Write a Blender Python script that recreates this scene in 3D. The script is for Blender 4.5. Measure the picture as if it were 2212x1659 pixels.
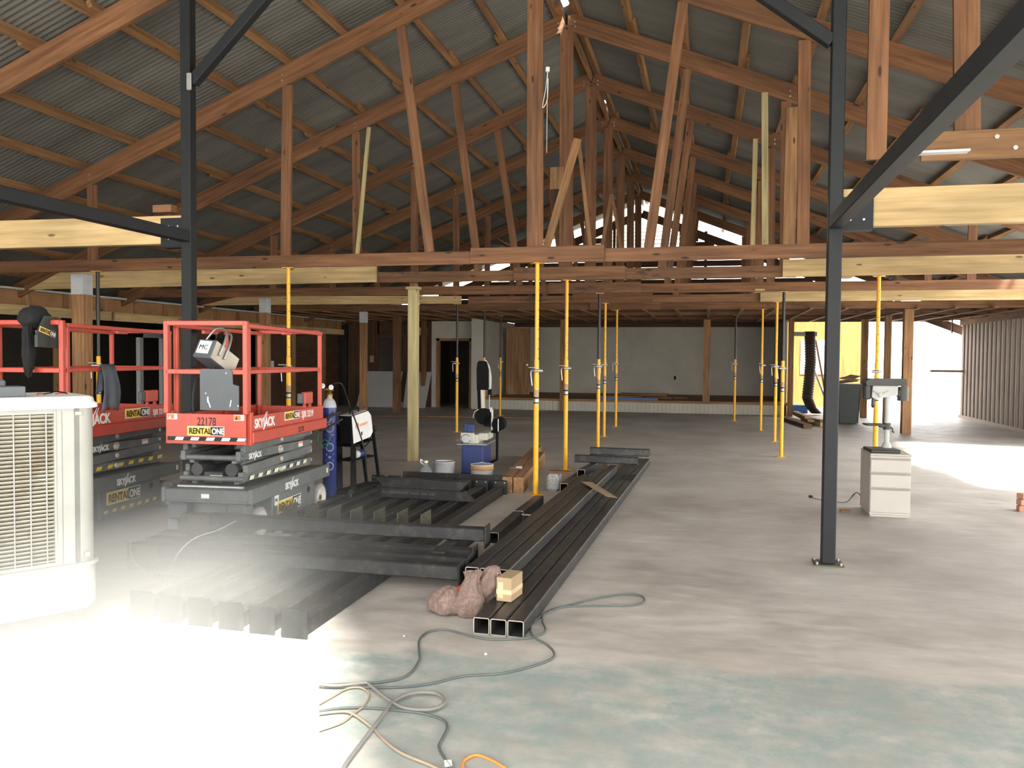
import bpy, math, random
from mathutils import Vector, Matrix
random.seed(7)
S = bpy.context.scene
for o in list(bpy.data.objects): bpy.data.objects.remove(o)

# ------------------------------------------------------------------ camera
CX, CY, F = 1106.0, 829.5, 1782.1
HC = 1.65
_y, _t, _r = math.radians(13.207), math.radians(-1.967), math.radians(0.439)
FW = Vector((-math.sin(_y)*math.cos(_t), math.cos(_y)*math.cos(_t), math.sin(_t)))
_R = Vector((math.cos(_y), math.sin(_y), 0)); _U = _R.cross(FW)
RT = _R*math.cos(_r)+_U*math.sin(_r); UP = RT.cross(FW)
cd = bpy.data.cameras.new('camera'); cam = bpy.data.objects.new('camera', cd); S.collection.objects.link(cam)
cd.sensor_fit = 'HORIZONTAL'; cd.sensor_width = 36; cd.lens = F*36/2212; cd.clip_end = 300; cd.clip_start = .02
m = Matrix((RT, UP, -FW)).transposed().to_4x4(); m.translation = Vector((0, 0, HC)); cam.matrix_world = m
S.camera = cam

# ------------------------------------------------------------------ light
W = bpy.data.worlds.new('sky'); S.world = W; W.use_nodes = True
bg = W.node_tree.nodes['Background']; bg.inputs[0].default_value = (1.0, .99, .96, 1); bg.inputs[1].default_value = 8.0
SUN = Vector((-.30, .45, -.84)).normalized()          # direction the sunlight travels
sl = bpy.data.lights.new('sun', 'SUN'); sun = bpy.data.objects.new('sun', sl); S.collection.objects.link(sun)
sl.energy = 30; sl.angle = .10; sl.color = (1, .97, .88); sun.rotation_euler = SUN.to_track_quat('-Z', 'Y').to_euler()
def portal(name, loc, rot, sx, sy):
    l = bpy.data.lights.new(name, 'AREA'); l.shape = 'RECTANGLE'; l.size = sx; l.size_y = sy; l.cycles.is_portal = True
    o = bpy.data.objects.new(name, l); o.location = loc; o.rotation_euler = rot; S.collection.objects.link(o)
H = math.pi/2
portal('portal_front', (-2, -1.9, 3.2), (H, 0, 0), 18, 6.4)
portal('portal_right', (7.3, 7.5, 1.4), (0, -H, 0), 2.7, 19)
portal('portal_far', (4.8, 26.6, 1.4), (-H, 0, 0), 4.8, 2.7)
S.view_settings.view_transform = 'Standard'; S.view_settings.look = 'None'
S.view_settings.exposure = 0.0; S.view_settings.gamma = 1; S.view_settings.use_curve_mapping = False

# ------------------------------------------------------------------ measuring helpers (pixel of the 2212x1659 photo -> point in the hall)
def ray(px, py): return FW+RT*((px-CX)/F)-UP*((py-CY)/F)
def at(px, py, z=0.0):
    r = ray(px, py); s = (z-HC)/r.z; return Vector((r.x*s, r.y*s, z))
def atY(px, py, Y):
    r = ray(px, py); s = Y/r.y; return Vector((r.x*s, Y, HC+r.z*s))
def atX(px, py, X):
    r = ray(px, py); s = X/r.x; return Vector((X, r.y*s, HC+r.z*s))

# ------------------------------------------------------------------ materials
def newmat(name):
    m = bpy.data.materials.new(name); m.use_nodes = True; n = m.node_tree.nodes; l = m.node_tree.links
    return m, n, l, n['Principled BSDF']
def ramp(n, stops):
    r = n.new('ShaderNodeValToRGB'); e = r.color_ramp.elements
    while len(e) > 1: e.remove(e[-1])
    e[0].position = stops[0][0]; e[0].color = (*stops[0][1], 1)
    for p, c in stops[1:]:
        k = e.new(p); k.color = (*c, 1)
    return r
def noise(n, l, vec, scale, detail=4, rough=.55):
    t = n.new('ShaderNodeTexNoise'); t.inputs['Scale'].default_value = scale; t.inputs['Detail'].default_value = detail
    t.inputs['Roughness'].default_value = rough; l.new(vec, t.inputs['Vector']); return t
def mapping(n, l, vec, sc):
    mp = n.new('ShaderNodeMapping'); mp.inputs['Scale'].default_value = sc; l.new(vec, mp.inputs['Vector']); return mp.outputs[0]
def mix(n, l, fac, a, b, mode='MIX'):
    x = n.new('ShaderNodeMix'); x.data_type = 'RGBA'; x.blend_type = mode
    for s, v in ((0, fac), (6, a), (7, b)):
        if isinstance(v, (int, float)): x.inputs[s].default_value = v
        elif isinstance(v, tuple): x.inputs[s].default_value = (*v, 1)
        else: l.new(v, x.inputs[s])
    return x.outputs[2]
def bump(n, l, b, h, dist=.01, st=.5):
    k = n.new('ShaderNodeBump'); k.inputs['Distance'].default_value = dist; k.inputs['Strength'].default_value = st
    l.new(h, k.inputs['Height']); l.new(k.outputs[0], b.inputs['Normal'])
def attr(n, name='gr'):
    a = n.new('ShaderNodeAttribute'); a.attribute_name = name; return a.outputs['Vector']
def plain(name, col, rough=.6, metal=0, var=.12, nsc=6, spec=.5, dirt=None):
    m, n, l, b = newmat(name); tc = n.new('ShaderNodeTexCoord')
    t = noise(n, l, tc.outputs['Object'], nsc, 5)
    d = tuple(max(0, c*(1-var)) for c in col); u = tuple(min(1, c*(1+var)) for c in col)
    r = ramp(n, [(.3, d), (.7, u)]); l.new(t.outputs[0], r.inputs[0]); out = r.outputs[0]
    if dirt:
        t2 = noise(n, l, tc.outputs['Object'], nsc*1.7, 6, .7); r2 = ramp(n, [(.5, (0, 0, 0)), (.68, (1, 1, 1))]); l.new(t2.outputs[0], r2.inputs[0])
        out = mix(n, l, r2.outputs[0], out, dirt)
    l.new(out, b.inputs['Base Color']); b.inputs['Roughness'].default_value = rough; b.inputs['Metallic'].default_value = metal
    b.inputs['Specular IOR Level'].default_value = spec
    return m
def wood(name, dark, mid, light, stain=None, rough=.75, knot=True):
    m, n, l, b = newmat(name); v = attr(n)
    g = noise(n, l, mapping(n, l, v, (1.2, 22, 22)), 1.0, 5, .6)
    r = ramp(n, [(.28, dark), (.5, mid), (.75, light)]); l.new(g.outputs[0], r.inputs[0]); out = r.outputs[0]
    big = noise(n, l, mapping(n, l, v, (.5, 2.0, 2.0)), 1.3, 3)
    rb = ramp(n, [(.35, (.62, .60, .58)), (.65, (1.12, 1.08, 1.04))]); l.new(big.outputs[0], rb.inputs[0])
    out = mix(n, l, .8, out, rb.outputs[0], 'MULTIPLY')
    if knot:
        vo = n.new('ShaderNodeTexVoronoi'); vo.inputs['Scale'].default_value = 1; l.new(mapping(n, l, v, (2.1, 7.0, 5.0)), vo.inputs['Vector'])
        rk = ramp(n, [(.07, (1, 1, 1)), (.12, (0, 0, 0))]); l.new(vo.outputs['Distance'], rk.inputs[0])
        out = mix(n, l, rk.outputs[0], out, tuple(c*.35 for c in dark))
    if stain:
        t2 = noise(n, l, mapping(n, l, v, (.9, 4, 4)), 1.4, 5, .7); r2 = ramp(n, [(.56, (0, 0, 0)), (.66, (1, 1, 1))]); l.new(t2.outputs[0], r2.inputs[0])
        out = mix(n, l, r2.outputs[0], out, stain)
    l.new(out, b.inputs['Base Color']); b.inputs['Roughness'].default_value = rough
    bump(n, l, b, g.outputs[0], .004, .3)
    return m
M = {}
M['old'] = wood('old_red_brown_timber', (.085, .034, .013), (.165, .075, .031), (.245, .12, .054), stain=None)
M['oldstain'] = wood('stained_old_timber', (.085, .037, .016), (.165, .08, .036), (.24, .125, .06), stain=(.03, .021, .014))
M['purlin'] = wood('orange_purlin_timber', (.13, .062, .026), (.23, .12, .05), (.32, .18, .08))
M['new'] = wood('new_yellow_pine', (.36, .25, .11), (.48, .35, .17), (.58, .45, .25))
M['treated'] = wood('treated_greenish_pine', (.30, .25, .12), (.42, .36, .18), (.52, .45, .25))
M['brownpost'] = wood('brown_post_timber', (.17, .085, .035), (.30, .16, .07), (.42, .25, .12))
M['darkwood'] = wood('dark_brown_panelling', (.045, .02, .009), (.075, .034, .015), (.11, .052, .025), knot=False)
M['ply'] = wood('orange_plywood', (.26, .095, .02), (.36, .15, .035), (.46, .22, .06), knot=False)
M['steel'] = plain('charcoal_painted_steel', (.014, .016, .018), .5, 0, .15, 3, spec=.22)
M['mill'] = plain('black_mill_scale_steel', (.018, .018, .018), .42, .12, .35, 5, dirt=(.055, .053, .05))
M['millin'] = plain('dark_tube_inside', (.012, .012, .012), .8)
M['bare'] = plain('bare_cut_steel_edge', (.42, .39, .33), .4, .6)
M['plate'] = plain('olive_steel_plate', (.075, .068, .045), .5, .3, .3, 8)
M['galv'] = plain('galvanised_metal', (.45, .46, .47), .38, .75, .15, 12)
M['chrome'] = plain('bright_zinc_plating', (.62, .62, .60), .28, .8, .1)
M['yellow'] = plain('yellow_prop_paint', (.78, .40, .015), .38, 0, .08, 14, dirt=None)
M['black'] = plain('black_paint', (.0045, .0045, .005), .7, 0, .2, spec=.12)
M['blacktube'] = plain('black_prop_tube', (.014, .013, .012), .35, .2, .2)
M['red'] = plain('red_lift_paint', (.47, .066, .040), .38, 0, .10, 4, dirt=None)
M['grey'] = plain('grey_lift_paint', (.115, .125, .125), .5, 0, .16, 5, dirt=(.17, .165, .15))
M['panelgrey'] = plain('slate_grey_panel', (.085, .095, .105), .5, 0, .05)
M['tyre'] = plain('grey_solid_tyre', (.24, .235, .22), .8)
M['rim'] = plain('white_wheel_rim', (.68, .66, .62), .45, dirt=(.36, .28, .19))
M['rubber'] = plain('black_rubber', (.018, .018, .018), .7)
M['white'] = plain('white_paint', (.72, .72, .70), .5, 0, .05)
M['cream'] = plain('cream_plastic', (.31, .31, .285), .5, 0, .08, 4, dirt=None)
M['creamdirty'] = plain('dusty_cream_plastic', (.34, .32, .26), .6, 0, .18, 2.5, dirt=(.22, .18, .12))
M['pad'] = plain('brown_cooling_pad', (.10, .078, .055), .9, 0, .5, 40)
M['bluetank'] = plain('blue_cylinder_paint', (.022, .032, .16), .32, 0, .06)
M['bluesaw'] = plain('blue_saw_paint', (.018, .035, .15), .4, 0, .08)
M['bluetarp'] = plain('blue_tarp', (.03, .12, .36), .5)
M['sawwhite'] = plain('ivory_saw_casting', (.52, .51, .43), .45, 0, .1)
M['drill'] = plain('weathered_grey_casting', (.045, .045, .044), .5, .2, .2)
M['drillwhite'] = plain('pale_grey_casting', (.42, .42, .40), .45)
M['cabinet'] = plain('light_grey_cabinet_enamel', (.44, .41, .37), .45, 0, .03)
M['brass'] = plain('aged_brass', (.30, .17, .05), .4, .8)
M['concrete_block'] = plain('speckled_grey_block', (.33, .33, .33), .9, 0, .4, 60)
M['can'] = plain('dark_green_plastic_bin', (.030, .042, .036), .55, 0, .08)
M['cardboard'] = plain('tan_cardboard', (.33, .235, .135), .85, 0, .06)
M['cloth'] = plain('slate_grey_cloth', (.085, .095, .115), .95, 0, .2, 10)
M['blackcloth'] = plain('black_cloth', (.010, .010, .011), .9)
M['cord'] = plain('grey_green_cable_sheath', (.085, .10, .095), .6)
M['cordbrown'] = plain('dusty_brown_cable_sheath', (.28, .22, .16), .7)
M['cordgrey'] = plain('dusty_grey_cable_sheath', (.17, .16, .15), .7)
M['orange'] = plain('orange_cable_sheath', (.62, .22, .05), .6)
M['yellowsticker'] = plain('yellow_sticker', (.80, .55, .03), .4, 0, .03)
M['orangesticker'] = plain('orange_sticker', (.80, .16, .03), .4, 0, .03)
M['redsticker'] = plain('red_sticker', (.6, .03, .03), .4)
M['letterwhite'] = plain('white_lettering', (.78, .78, .76), .5, 0, .03)
M['letterblack'] = plain('black_lettering', (.012, .012, .012), .6)
M['letterorange'] = plain('orange_lettering', (.80, .20, .04), .5)
M['wallwhite'] = plain('dusty_white_wallboard', (.46, .43, .37), .9, 0, .10, 1.2)
M['boardwhite'] = plain('grey_white_sheet_board', (.34, .33, .31), .85, 0, .07, 2)
M['sidingcream'] = plain('cream_lap_siding', (.72, .70, .52), .7)
M['siding'] = wood('pale_soffit_boards', (.44, .36, .16), (.55, .46, .22), (.62, .54, .3))
M['spray'] = plain('silver_overspray', (.42, .44, .46), .6)
M['stencil'] = plain('faint_grey_stencil', (.14, .14, .14), .7)
M['bucket'] = plain('white_bucket_plastic', (.62, .63, .66), .45, dirt=None)
M['tan'] = plain('tan_crust', (.42, .25, .10), .7)
M['duct'] = plain('black_corrugated_plastic', (.05, .035, .025), .6)
M['ground'] = plain('pale_sunlit_gravel', (.34, .32, .28), .95)
def glassmat(name, col, rough=.1, tr=.85, alpha=1):
    m, n, l, b = newmat(name); b.inputs['Base Color'].default_value = (*col, 1); b.inputs['Roughness'].default_value = rough
    b.inputs['Transmission Weight'].default_value = tr; b.inputs['IOR'].default_value = 1.2; return m
M['clear'] = glassmat('clear_plastic_bottle', (.75, .82, .85), .08, .8)
M['bag'] = plain('brown_translucent_carrier_bag', (.34, .235, .20), .28, 0, .35, 14)
M['bag'].node_tree.nodes['Principled BSDF'].inputs['Transmission Weight'].default_value = .35
M['bagorange'] = plain('orange_bag_content', (.62, .16, .06), .6)

def floor_mat():
    m, n, l, b = newmat('stained_concrete_slab'); v = n.new('ShaderNodeNewGeometry').outputs['Position']
    t1 = noise(n, l, v, .9, 6, .6); r1 = ramp(n, [(.3, (.34, .315, .285)), (.52, (.46, .435, .405)), (.72, (.55, .53, .50))]); l.new(t1.outputs[0], r1.inputs[0])
    t2 = noise(n, l, mapping(n, l, v, (1.0, 2.6, 1)), 3.2, 8, .65); r2 = ramp(n, [(.3, (.72, .71, .70)), (.7, (1.12, 1.1, 1.08))]); l.new(t2.outputs[0], r2.inputs[0])
    c = mix(n, l, .85, r1.outputs[0], r2.outputs[0], 'MULTIPLY')
    # greenish old paint band crossing the slab near the entrance
    sp = n.new('ShaderNodeSeparateXYZ'); l.new(v, sp.inputs[0])
    def math_(op, a, bb):
        k = n.new('ShaderNodeMath'); k.operation = op
        for i, q in enumerate((a, bb)):
            if isinstance(q, (int, float)): k.inputs[i].default_value = q
            else: l.new(q, k.inputs[i])
        return k.outputs[0]
    t3 = noise(n, l, v, 2.2, 6, .65)
    yy = math_('ADD', math_('ADD', sp.outputs[1], math_('MULTIPLY', sp.outputs[0], -.10)), math_('MULTIPLY', t3.outputs[0], .55))
    mr = n.new('ShaderNodeMapRange'); mr.interpolation_type = 'SMOOTHSTEP'; mr.inputs[1].default_value = 4.78; mr.inputs[2].default_value = 4.62; l.new(yy, mr.inputs[0])
    mr2 = n.new('ShaderNodeMapRange'); mr2.interpolation_type = 'SMOOTHSTEP'; mr2.inputs[1].default_value = 2.7; mr2.inputs[2].default_value = 4.0; l.new(yy, mr2.inputs[0])
    band = math_('MULTIPLY', mr.outputs[0], mr2.outputs[0])
    t4 = noise(n, l, v, 5.5, 8, .75); r4 = ramp(n, [(.36, (.12, .12, .12)), (.62, (1, 1, 1))]); l.new(t4.outputs[0], r4.inputs[0])
    c = mix(n, l, math_('MULTIPLY', math_('MULTIPLY', band, r4.outputs[0]), .95), c, (.235, .30, .285))
    t5 = noise(n, l, v, 1.7, 4); r5 = ramp(n, [(.56, (0, 0, 0)), (.72, (1, 1, 1))]); l.new(t5.outputs[0], r5.inputs[0])
    c = mix(n, l, math_('MULTIPLY', r5.outputs[0], .35), c, (.44, .37, .31))
    t6 = noise(n, l, v, 38, 3, .8); r6 = ramp(n, [(.70, (0, 0, 0)), (.76, (1, 1, 1))]); l.new(t6.outputs[0], r6.inputs[0])
    c = mix(n, l, math_('MULTIPLY', r6.outputs[0], .35), c, (.10, .085, .07))
    l.new(c, b.inputs['Base Color']); rr = ramp(n, [(.3, (.42,)*3), (.7, (.72,)*3)]); l.new(t2.outputs[0], rr.inputs[0]); l.new(rr.outputs[0], b.inputs['Roughness'])
    bump(n, l, b, t2.outputs[0], .006, .25)
    return m
M['floor'] = floor_mat()
def roof_mat():
    m, n, l, b = newmat('dusty_galvanised_roofing'); tc = n.new('ShaderNodeTexCoord'); v = tc.outputs['Object']
    t = noise(n, l, mapping(n, l, v, (.25, 1.4, .25)), 1.6, 6, .6); r = ramp(n, [(.3, (.105, .103, .094)), (.7, (.18, .177, .163))]); l.new(t.outputs[0], r.inputs[0])
    l.new(r.outputs[0], b.inputs['Base Color']); b.inputs['Metallic'].default_value = .3; b.inputs['Roughness'].default_value = .55
    return m
M['roof'] = roof_mat()
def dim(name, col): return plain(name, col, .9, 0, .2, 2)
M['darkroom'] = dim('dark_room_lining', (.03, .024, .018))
M['ribwall'] = plain('grey_brown_ribbed_sheet', (.34, .30, .265), .6, .1, .1, 1.5)
M['osb'] = plain('brown_sheathing_board', (.30, .16, .07), .85, 0, .18, 3)
M['flash'] = plain('pale_flashing_strip', (.42, .42, .38), .6)

# ------------------------------------------------------------------ mesh builder
COL = S.collection
def basis(d, up=None):
    d = Vector(d).normalized(); u = Vector(up) if up else Vector((0, 0, 1))
    if abs(d.dot(u)) > .995: u = Vector((0, 1, 0))
    s = d.cross(u).normalized(); w = s.cross(d).normalized(); return d, s, w
class MB:
    def __init__(s): s.v = []; s.f = []; s.g = []; s.sm = []; s.mi = []; s.slot = 0; s.mats = []
    def use(s, m):
        if m not in s.mats: s.mats.append(m)
        s.slot = s.mats.index(m); return s
    def add(s, vs, fs, gs=None, smooth=False):
        o = len(s.v); s.v += [Vector(v) for v in vs]
        rnd = (random.uniform(0, 50), random.uniform(0, 50), random.uniform(0, 50))
        if gs is None: gs = [tuple(v) for v in vs]
        s.g += [(g[0]+rnd[0], g[1]+rnd[1], g[2]+rnd[2]) for g in gs]
        for f in fs: s.f.append([o+i for i in f]); s.sm.append(smooth); s.mi.append(s.slot)
        return s
    def obox(s, c, ax, sz, bev=0):
        # oriented box: c centre, ax three axes, sz full sizes; long axis carries the grain
        c = Vector(c); ax = [Vector(a).normalized() for a in ax]; h = [x/2 for x in sz]
        o = sorted(range(3), key=lambda i: -sz[i])
        def gg(l): return (l[o[0]], l[o[1]], l[o[2]])
        if bev <= 0:
            L = [(i*h[0], j*h[1], k*h[2]) for i in (-1, 1) for j in (-1, 1) for k in (-1, 1)]
            F_ = [(0, 1, 3, 2), (4, 6, 7, 5), (0, 4, 5, 1), (2, 3, 7, 6), (0, 2, 6, 4), (1, 5, 7, 3)]
        else:
            b = min(bev, min(h)*.9); L = []; idx = {}; F_ = []
            for i in (-1, 1):
                for j in (-1, 1):
                    for k in (-1, 1):
                        sg = (i, j, k)
                        for a in range(3):
                            p = [sg[q]*(h[q] if q == a else h[q]-b) for q in range(3)]
                            idx[(i, j, k, a)] = len(L); L.append(tuple(p))
            for a in range(3):
                q, r = [x for x in range(3) if x != a]
                for sa in (-1, 1):
                    def K(sq, sr):
                        t = [0]*3; t[a] = sa; t[q] = sq; t[r] = sr; return idx[(*t, a)]
                    f = [K(-1, -1), K(1, -1), K(1, 1), K(-1, 1)]
                    F_.append(f)
            for a in range(3):
                for b2 in range(a+1, 3):
                    c3 = 3-a-b2
                    for sa in (-1, 1):
                        for sb in (-1, 1):
                            def K(sc, which):
                                t = [0]*3; t[a] = sa; t[b2] = sb; t[c3] = sc; return idx[(*t, which)]
                            F_.append([K(-1, a), K(1, a), K(1, b2), K(-1, b2)])
            for i in (-1, 1):
                for j in (-1, 1):
                    for k in (-1, 1): F_.append([idx[(i, j, k, 0)], idx[(i, j, k, 1)], idx[(i, j, k, 2)]])
        vs = [c+ax[0]*l[0]+ax[1]*l[1]+ax[2]*l[2] for l in L]
        ctr = c; F2 = []
        for f in F_:     # orient outward
            p = [vs[i] for i in f]; nrm = (p[1]-p[0]).cross(p[2]-p[0]); cc = sum(p, Vector())/len(p)
            F2.append(list(f) if nrm.dot(cc-ctr) > 0 else list(reversed(f)))
        return s.add(vs, F2, [gg(l) for l in L])
    def box(s, x0, x1, y0, y1, z0, z1, bev=0):
        return s.obox(((x0+x1)/2, (y0+y1)/2, (z0+z1)/2), ((1, 0, 0), (0, 1, 0), (0, 0, 1)), (abs(x1-x0), abs(y1-y0), abs(z1-z0)), bev)
    def board(s, a, b, w, t, up=(0, 0, 1), bev=0):
        # straight board from a to b, w measured along 'up', t across
        a = Vector(a); b = Vector(b); d, sd, wu = basis(b-a, up)
        return s.obox((a+b)/2, (d, sd, wu), ((b-a).length, t, w), bev)
    def cyl(s, a, b, r, n=16, r2=None, caps=True):
        a = Vector(a); b = Vector(b); d, u, w = basis(b-a); r2 = r if r2 is None else r2; L = (b-a).length
        vs = []; gs = []
        for p, rr, q in ((a, r, 0), (b, r2, L)):
            for i in range(n):
                t = 2*math.pi*i/n; vs.append(p+u*math.cos(t)*rr+w*math.sin(t)*rr); gs.append((q, math.cos(t)*rr, math.sin(t)*rr))
        fs = [[i, (i+1) % n, n+(i+1) % n, n+i] for i in range(n)]
        s.add(vs, [f[::-1] for f in fs], gs, True)
        if caps:
            s.add(vs[:n], [list(range(n))], gs[:n]); s.add(vs[n:], [list(range(n))[::-1]], gs[n:])
        return s
    def lathe(s, base, prof, n=24, axis=(0, 0, 1), cap=True):
        d, u, w = basis(axis); base = Vector(base); vs = []; m = len(prof)
        for r, h in prof:
            for i in range(n):
                t = 2*math.pi*i/n; vs.append(base+d*h+u*math.cos(t)*r+w*math.sin(t)*r)
        fs = []
        for j in range(m-1):
            for i in range(n): fs.append([j*n+i, (j+1)*n+i, (j+1)*n+(i+1) % n, j*n+(i+1) % n])
        s.add(vs, fs, None, True)
        if cap:
            if prof[0][0] > 1e-4: s.add(vs[:n], [list(range(n))])
            if prof[-1][0] > 1e-4: s.add(vs[-n:], [list(range(n))[::-1]])
        return s
    def tube(s, pts, r, n=8, smooth=True, sub=6, closed=False):
        P = [Vector(p) for p in pts]
        if smooth and len(P) > 2:
            Q = []; N = len(P)
            for i in range(N-1 if not closed else N):
                p0 = P[max(i-1, 0)] if not closed else P[i-1]; p1 = P[i]; p2 = P[(i+1) % N]; p3 = P[min(i+2, N-1)] if not closed else P[(i+2) % N]
                for k in range(sub):
                    t = k/sub; Q.append(.5*((2*p1)+(p2-p0)*t+(2*p0-5*p1+4*p2-p3)*t*t+(3*p1-p0-3*p2+p3)*t**3))
            if not closed: Q.append(P[-1])
            P = Q
        vs = []; u = None
        for i, p in enumerate(P):
            d = (P[min(i+1, len(P)-1)]-P[max(i-1, 0)]).normalized()
            if u is None: _, u, _w = basis(d)
            u = (u-d*u.dot(d)).normalized(); w = d.cross(u)
            for k in range(n):
                t = 2*math.pi*k/n; vs.append(p+u*math.cos(t)*r+w*math.sin(t)*r)
        fs = [[i*n+k, i*n+(k+1) % n, (i+1)*n+(k+1) % n, (i+1)*n+k] for i in range(len(P)-1) for k in range(n)]
        if closed: fs += [[(len(P)-1)*n+k, (len(P)-1)*n+(k+1) % n, (k+1) % n, k] for k in range(n)]
        s.add(vs, fs, None, True)
        if not closed: s.add(vs[:n], [list(range(n))[::-1]]); s.add(vs[-n:], [list(range(n))])
        return s
    def prism(s, poly, ext):
        # poly: list of 3D points, ext: vector
        P = [Vector(p) for p in poly]; e = Vector(ext); n = len(P); nr = Vector()
        for i in range(n): nr += P[i].cross(P[(i+1) % n])
        if nr.dot(e) > 0: P = P[::-1]
        vs = P+[p+e for p in P]
        return s.add(vs, [list(range(n)), list(range(2*n-1, n-1, -1))]+[[i, n+i, n+(i+1) % n, (i+1) % n] for i in range(n)])
    def hollow(s, a, b, w, h, t, up=(0, 0, 1), r=.012, minn=None, cap=None):
        # hollow square tube with rounded corners and open ends
        a = Vector(a); b = Vector(b); d, sd, wu = basis(b-a, up)
        def ring(W_, H_, R_):
            o = []
            for cx_, cy_, a0 in ((1, 1, 0), (-1, 1, 90), (-1, -1, 180), (1, -1, 270)):
                for k in range(3):
                    th = math.radians(a0+45*k); o.append((cx_*(W_/2-R_)+R_*math.cos(th), cy_*(H_/2-R_)+R_*math.sin(th)))
            return o
        O = ring(w, h, r); I = ring(w-2*t, h-2*t, max(r-t, .002)); n = len(O); L = (b-a).length
        vs = []; gs = []
        for p, q in ((a, 0), (b, L)):
            for R_ in (O, I):
                for x, y in R_: vs.append(p+sd*x+wu*y); gs.append((q, x, y))
        fo = []; fi = []; fe = []
        for i in range(n):
            j = (i+1) % n
            fo.append([i, j, 2*n+j, 2*n+i]); fi.append([n+j, n+i, 3*n+i, 3*n+j])
            fe.append([j, i, n+i, n+j]); fe.append([2*n+i, 2*n+j, 3*n+j, 3*n+i])
        k = s.slot; s.add(vs, fo, gs)
        if minn: s.use(minn)
        s.add(vs, fi, gs)
        if cap: s.use(cap)
        s.add(vs, fe, gs); s.slot = k
        return s
    def build(s, name, mat=None, parent=None, world=False, loc=None):
        me = bpy.data.meshes.new(name)
        vs = s.v
        if parent is not None and world:
            inv = parent.matrix_basis.inverted()
            if parent.parent: inv = (parent.parent.matrix_basis @ parent.matrix_basis).inverted()
            vs = [inv @ v for v in vs]
        if parent is None:
            if loc is None:
                xs = [v.x for v in vs]; ys = [v.y for v in vs]; zs = [v.z for v in vs]
                loc = Vector(((min(xs)+max(xs))/2, (min(ys)+max(ys))/2, min(zs)))
            loc = Vector(loc); vs = [v-loc for v in vs]
        me.from_pydata([tuple(v) for v in vs], [], s.f)
        if s.mats:
            for k in s.mats: me.materials.append(M[k])
            me.polygons.foreach_set('material_index', s.mi)
        else: me.materials.append(M[mat] if isinstance(mat, str) else mat)
        me.polygons.foreach_set('use_smooth', s.sm)
        a = me.attributes.new('gr', 'FLOAT_VECTOR', 'POINT'); a.data.foreach_set('vector', [c for g in s.g for c in g])
        me.update()
        o = bpy.data.objects.new(name, me); COL.objects.link(o)
        if parent is not None: o.parent = parent
        else: o.location = loc
        return o
def tag(o, label=None, cat=None, group=None, kind=None):
    if label: o['label'] = label
    if cat: o['category'] = cat
    if group: o['group'] = group
    if kind: o['kind'] = kind
    return o
def thing(name, loc, label, cat, rz=0, group=None, rot=None):
    o = bpy.data.objects.new(name, None); COL.objects.link(o); o.location = loc
    o.rotation_euler = rot if rot else (0, 0, rz); o.empty_display_size = .1
    o.matrix_basis = Matrix.LocRotScale(Vector(loc), o.rotation_euler, None)
    return tag(o, label, cat, group)
def solo(name, mb, mat, label, cat, group=None, kind=None): return tag(mb.build(name, mat), label, cat, group, kind)
def struct(name, mb, mat, label=None): return tag(mb.build(name, mat), label, None, None, 'structure')
def copy_tree(o, parent=None):
    c = o.copy(); COL.objects.link(c); c.parent = parent
    for ch in list(o.children): copy_tree(ch, c)
    return c
def text(s, size, origin, u, v, mat, parent, name='lettering', bold=.02, world=False, sx=1.0, shear=0, depth=.0015):
    cu = bpy.data.curves.new('t', 'FONT'); cu.body = s; cu.size = size; cu.offset = bold*size; cu.extrude = depth; cu.shear = shear
    to = bpy.data.objects.new('t', cu); COL.objects.link(to); bpy.context.view_layer.update()
    me = bpy.data.meshes.new_from_object(to.evaluated_get(bpy.context.evaluated_depsgraph_get()))
    bpy.data.objects.remove(to); u = Vector(u).normalized(); v = Vector(v).normalized(); w = u.cross(v); o3 = Vector(origin)
    vs = [o3+u*p.co.x*sx+v*p.co.y+w*p.co.z for p in me.vertices]
    if world: inv = parent.matrix_basis.inverted(); vs = [inv @ q for q in vs]
    for p, q in zip(me.vertices, vs): p.co = q
    me.materials.clear(); me.materials.append(M[mat]); me.name = name
    o = bpy.data.objects.new(name, me); COL.objects.link(o); o.parent = parent; return o

# ------------------------------------------------------------------ building numbers
HA, XA, SL, HCH = 6.558, -2.006, .396, 2.746
TY = [7.15, 9.6, 11.81, 14.36, 16.96, 19.48, 22.1, 24.62]
def roofz(x): return HA-SL*abs(x-XA)
XL, XR = -11.3, 7.05

# ------------------------------------------------------------------ setting: floor, ground, walls, roof
struct('floor', MB().box(-15, 7.6, -3, 33, -.15, 0), 'floor')
g = MB(); g.box(-60, 60, 33, 90, -.3, -.02); g.box(7.6, 60, -40, 33, -.3, -.02); g.box(-60, 7.6, -40, -3, -.3, -.02); g.box(-60, -15, -3, 33, -.3, -.02)
struct('ground', g, 'ground')

# roof sheets, corrugated, with unseen holes added to throw sun patches on the slab
patchA = [(-3.80, 3.70), (-3.48, 4.22), (-3.30, 4.82), (-2.95, 4.98), (-2.55, 4.80), (-2.22, 4.35), (-1.86, 3.70), (-1.50, 3.0), (-1.15, 2.3), (-3.3, 2.2)]  # wanted sun patch outlines, the roof holes are shaped from them
patchB = [(3.9, 17.6), (3.25, 14.6), (3.7, 11.6), (7.0, 11.0), (7.0, 17.0)]
def hole(poly, side):
    o = []
    for x, y in poly:
        # x - k*t, y, z = t ; solve z = HA - SL*side*(X-XA)
        kx, ky = -SUN.x/SUN.z, -SUN.y/SUN.z      # shift per metre of height when following the light down
        z = (HA-SL*side*(x-XA))/(1+SL*side*(-kx)) if True else 0
        X = x-kx*z; z = HA-SL*side*(X-XA)
        for _ in range(20):
            z = HA-SL*side*(x-kx*z-XA)
        o.append((x-kx*z, y-ky*z))
    return o
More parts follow.
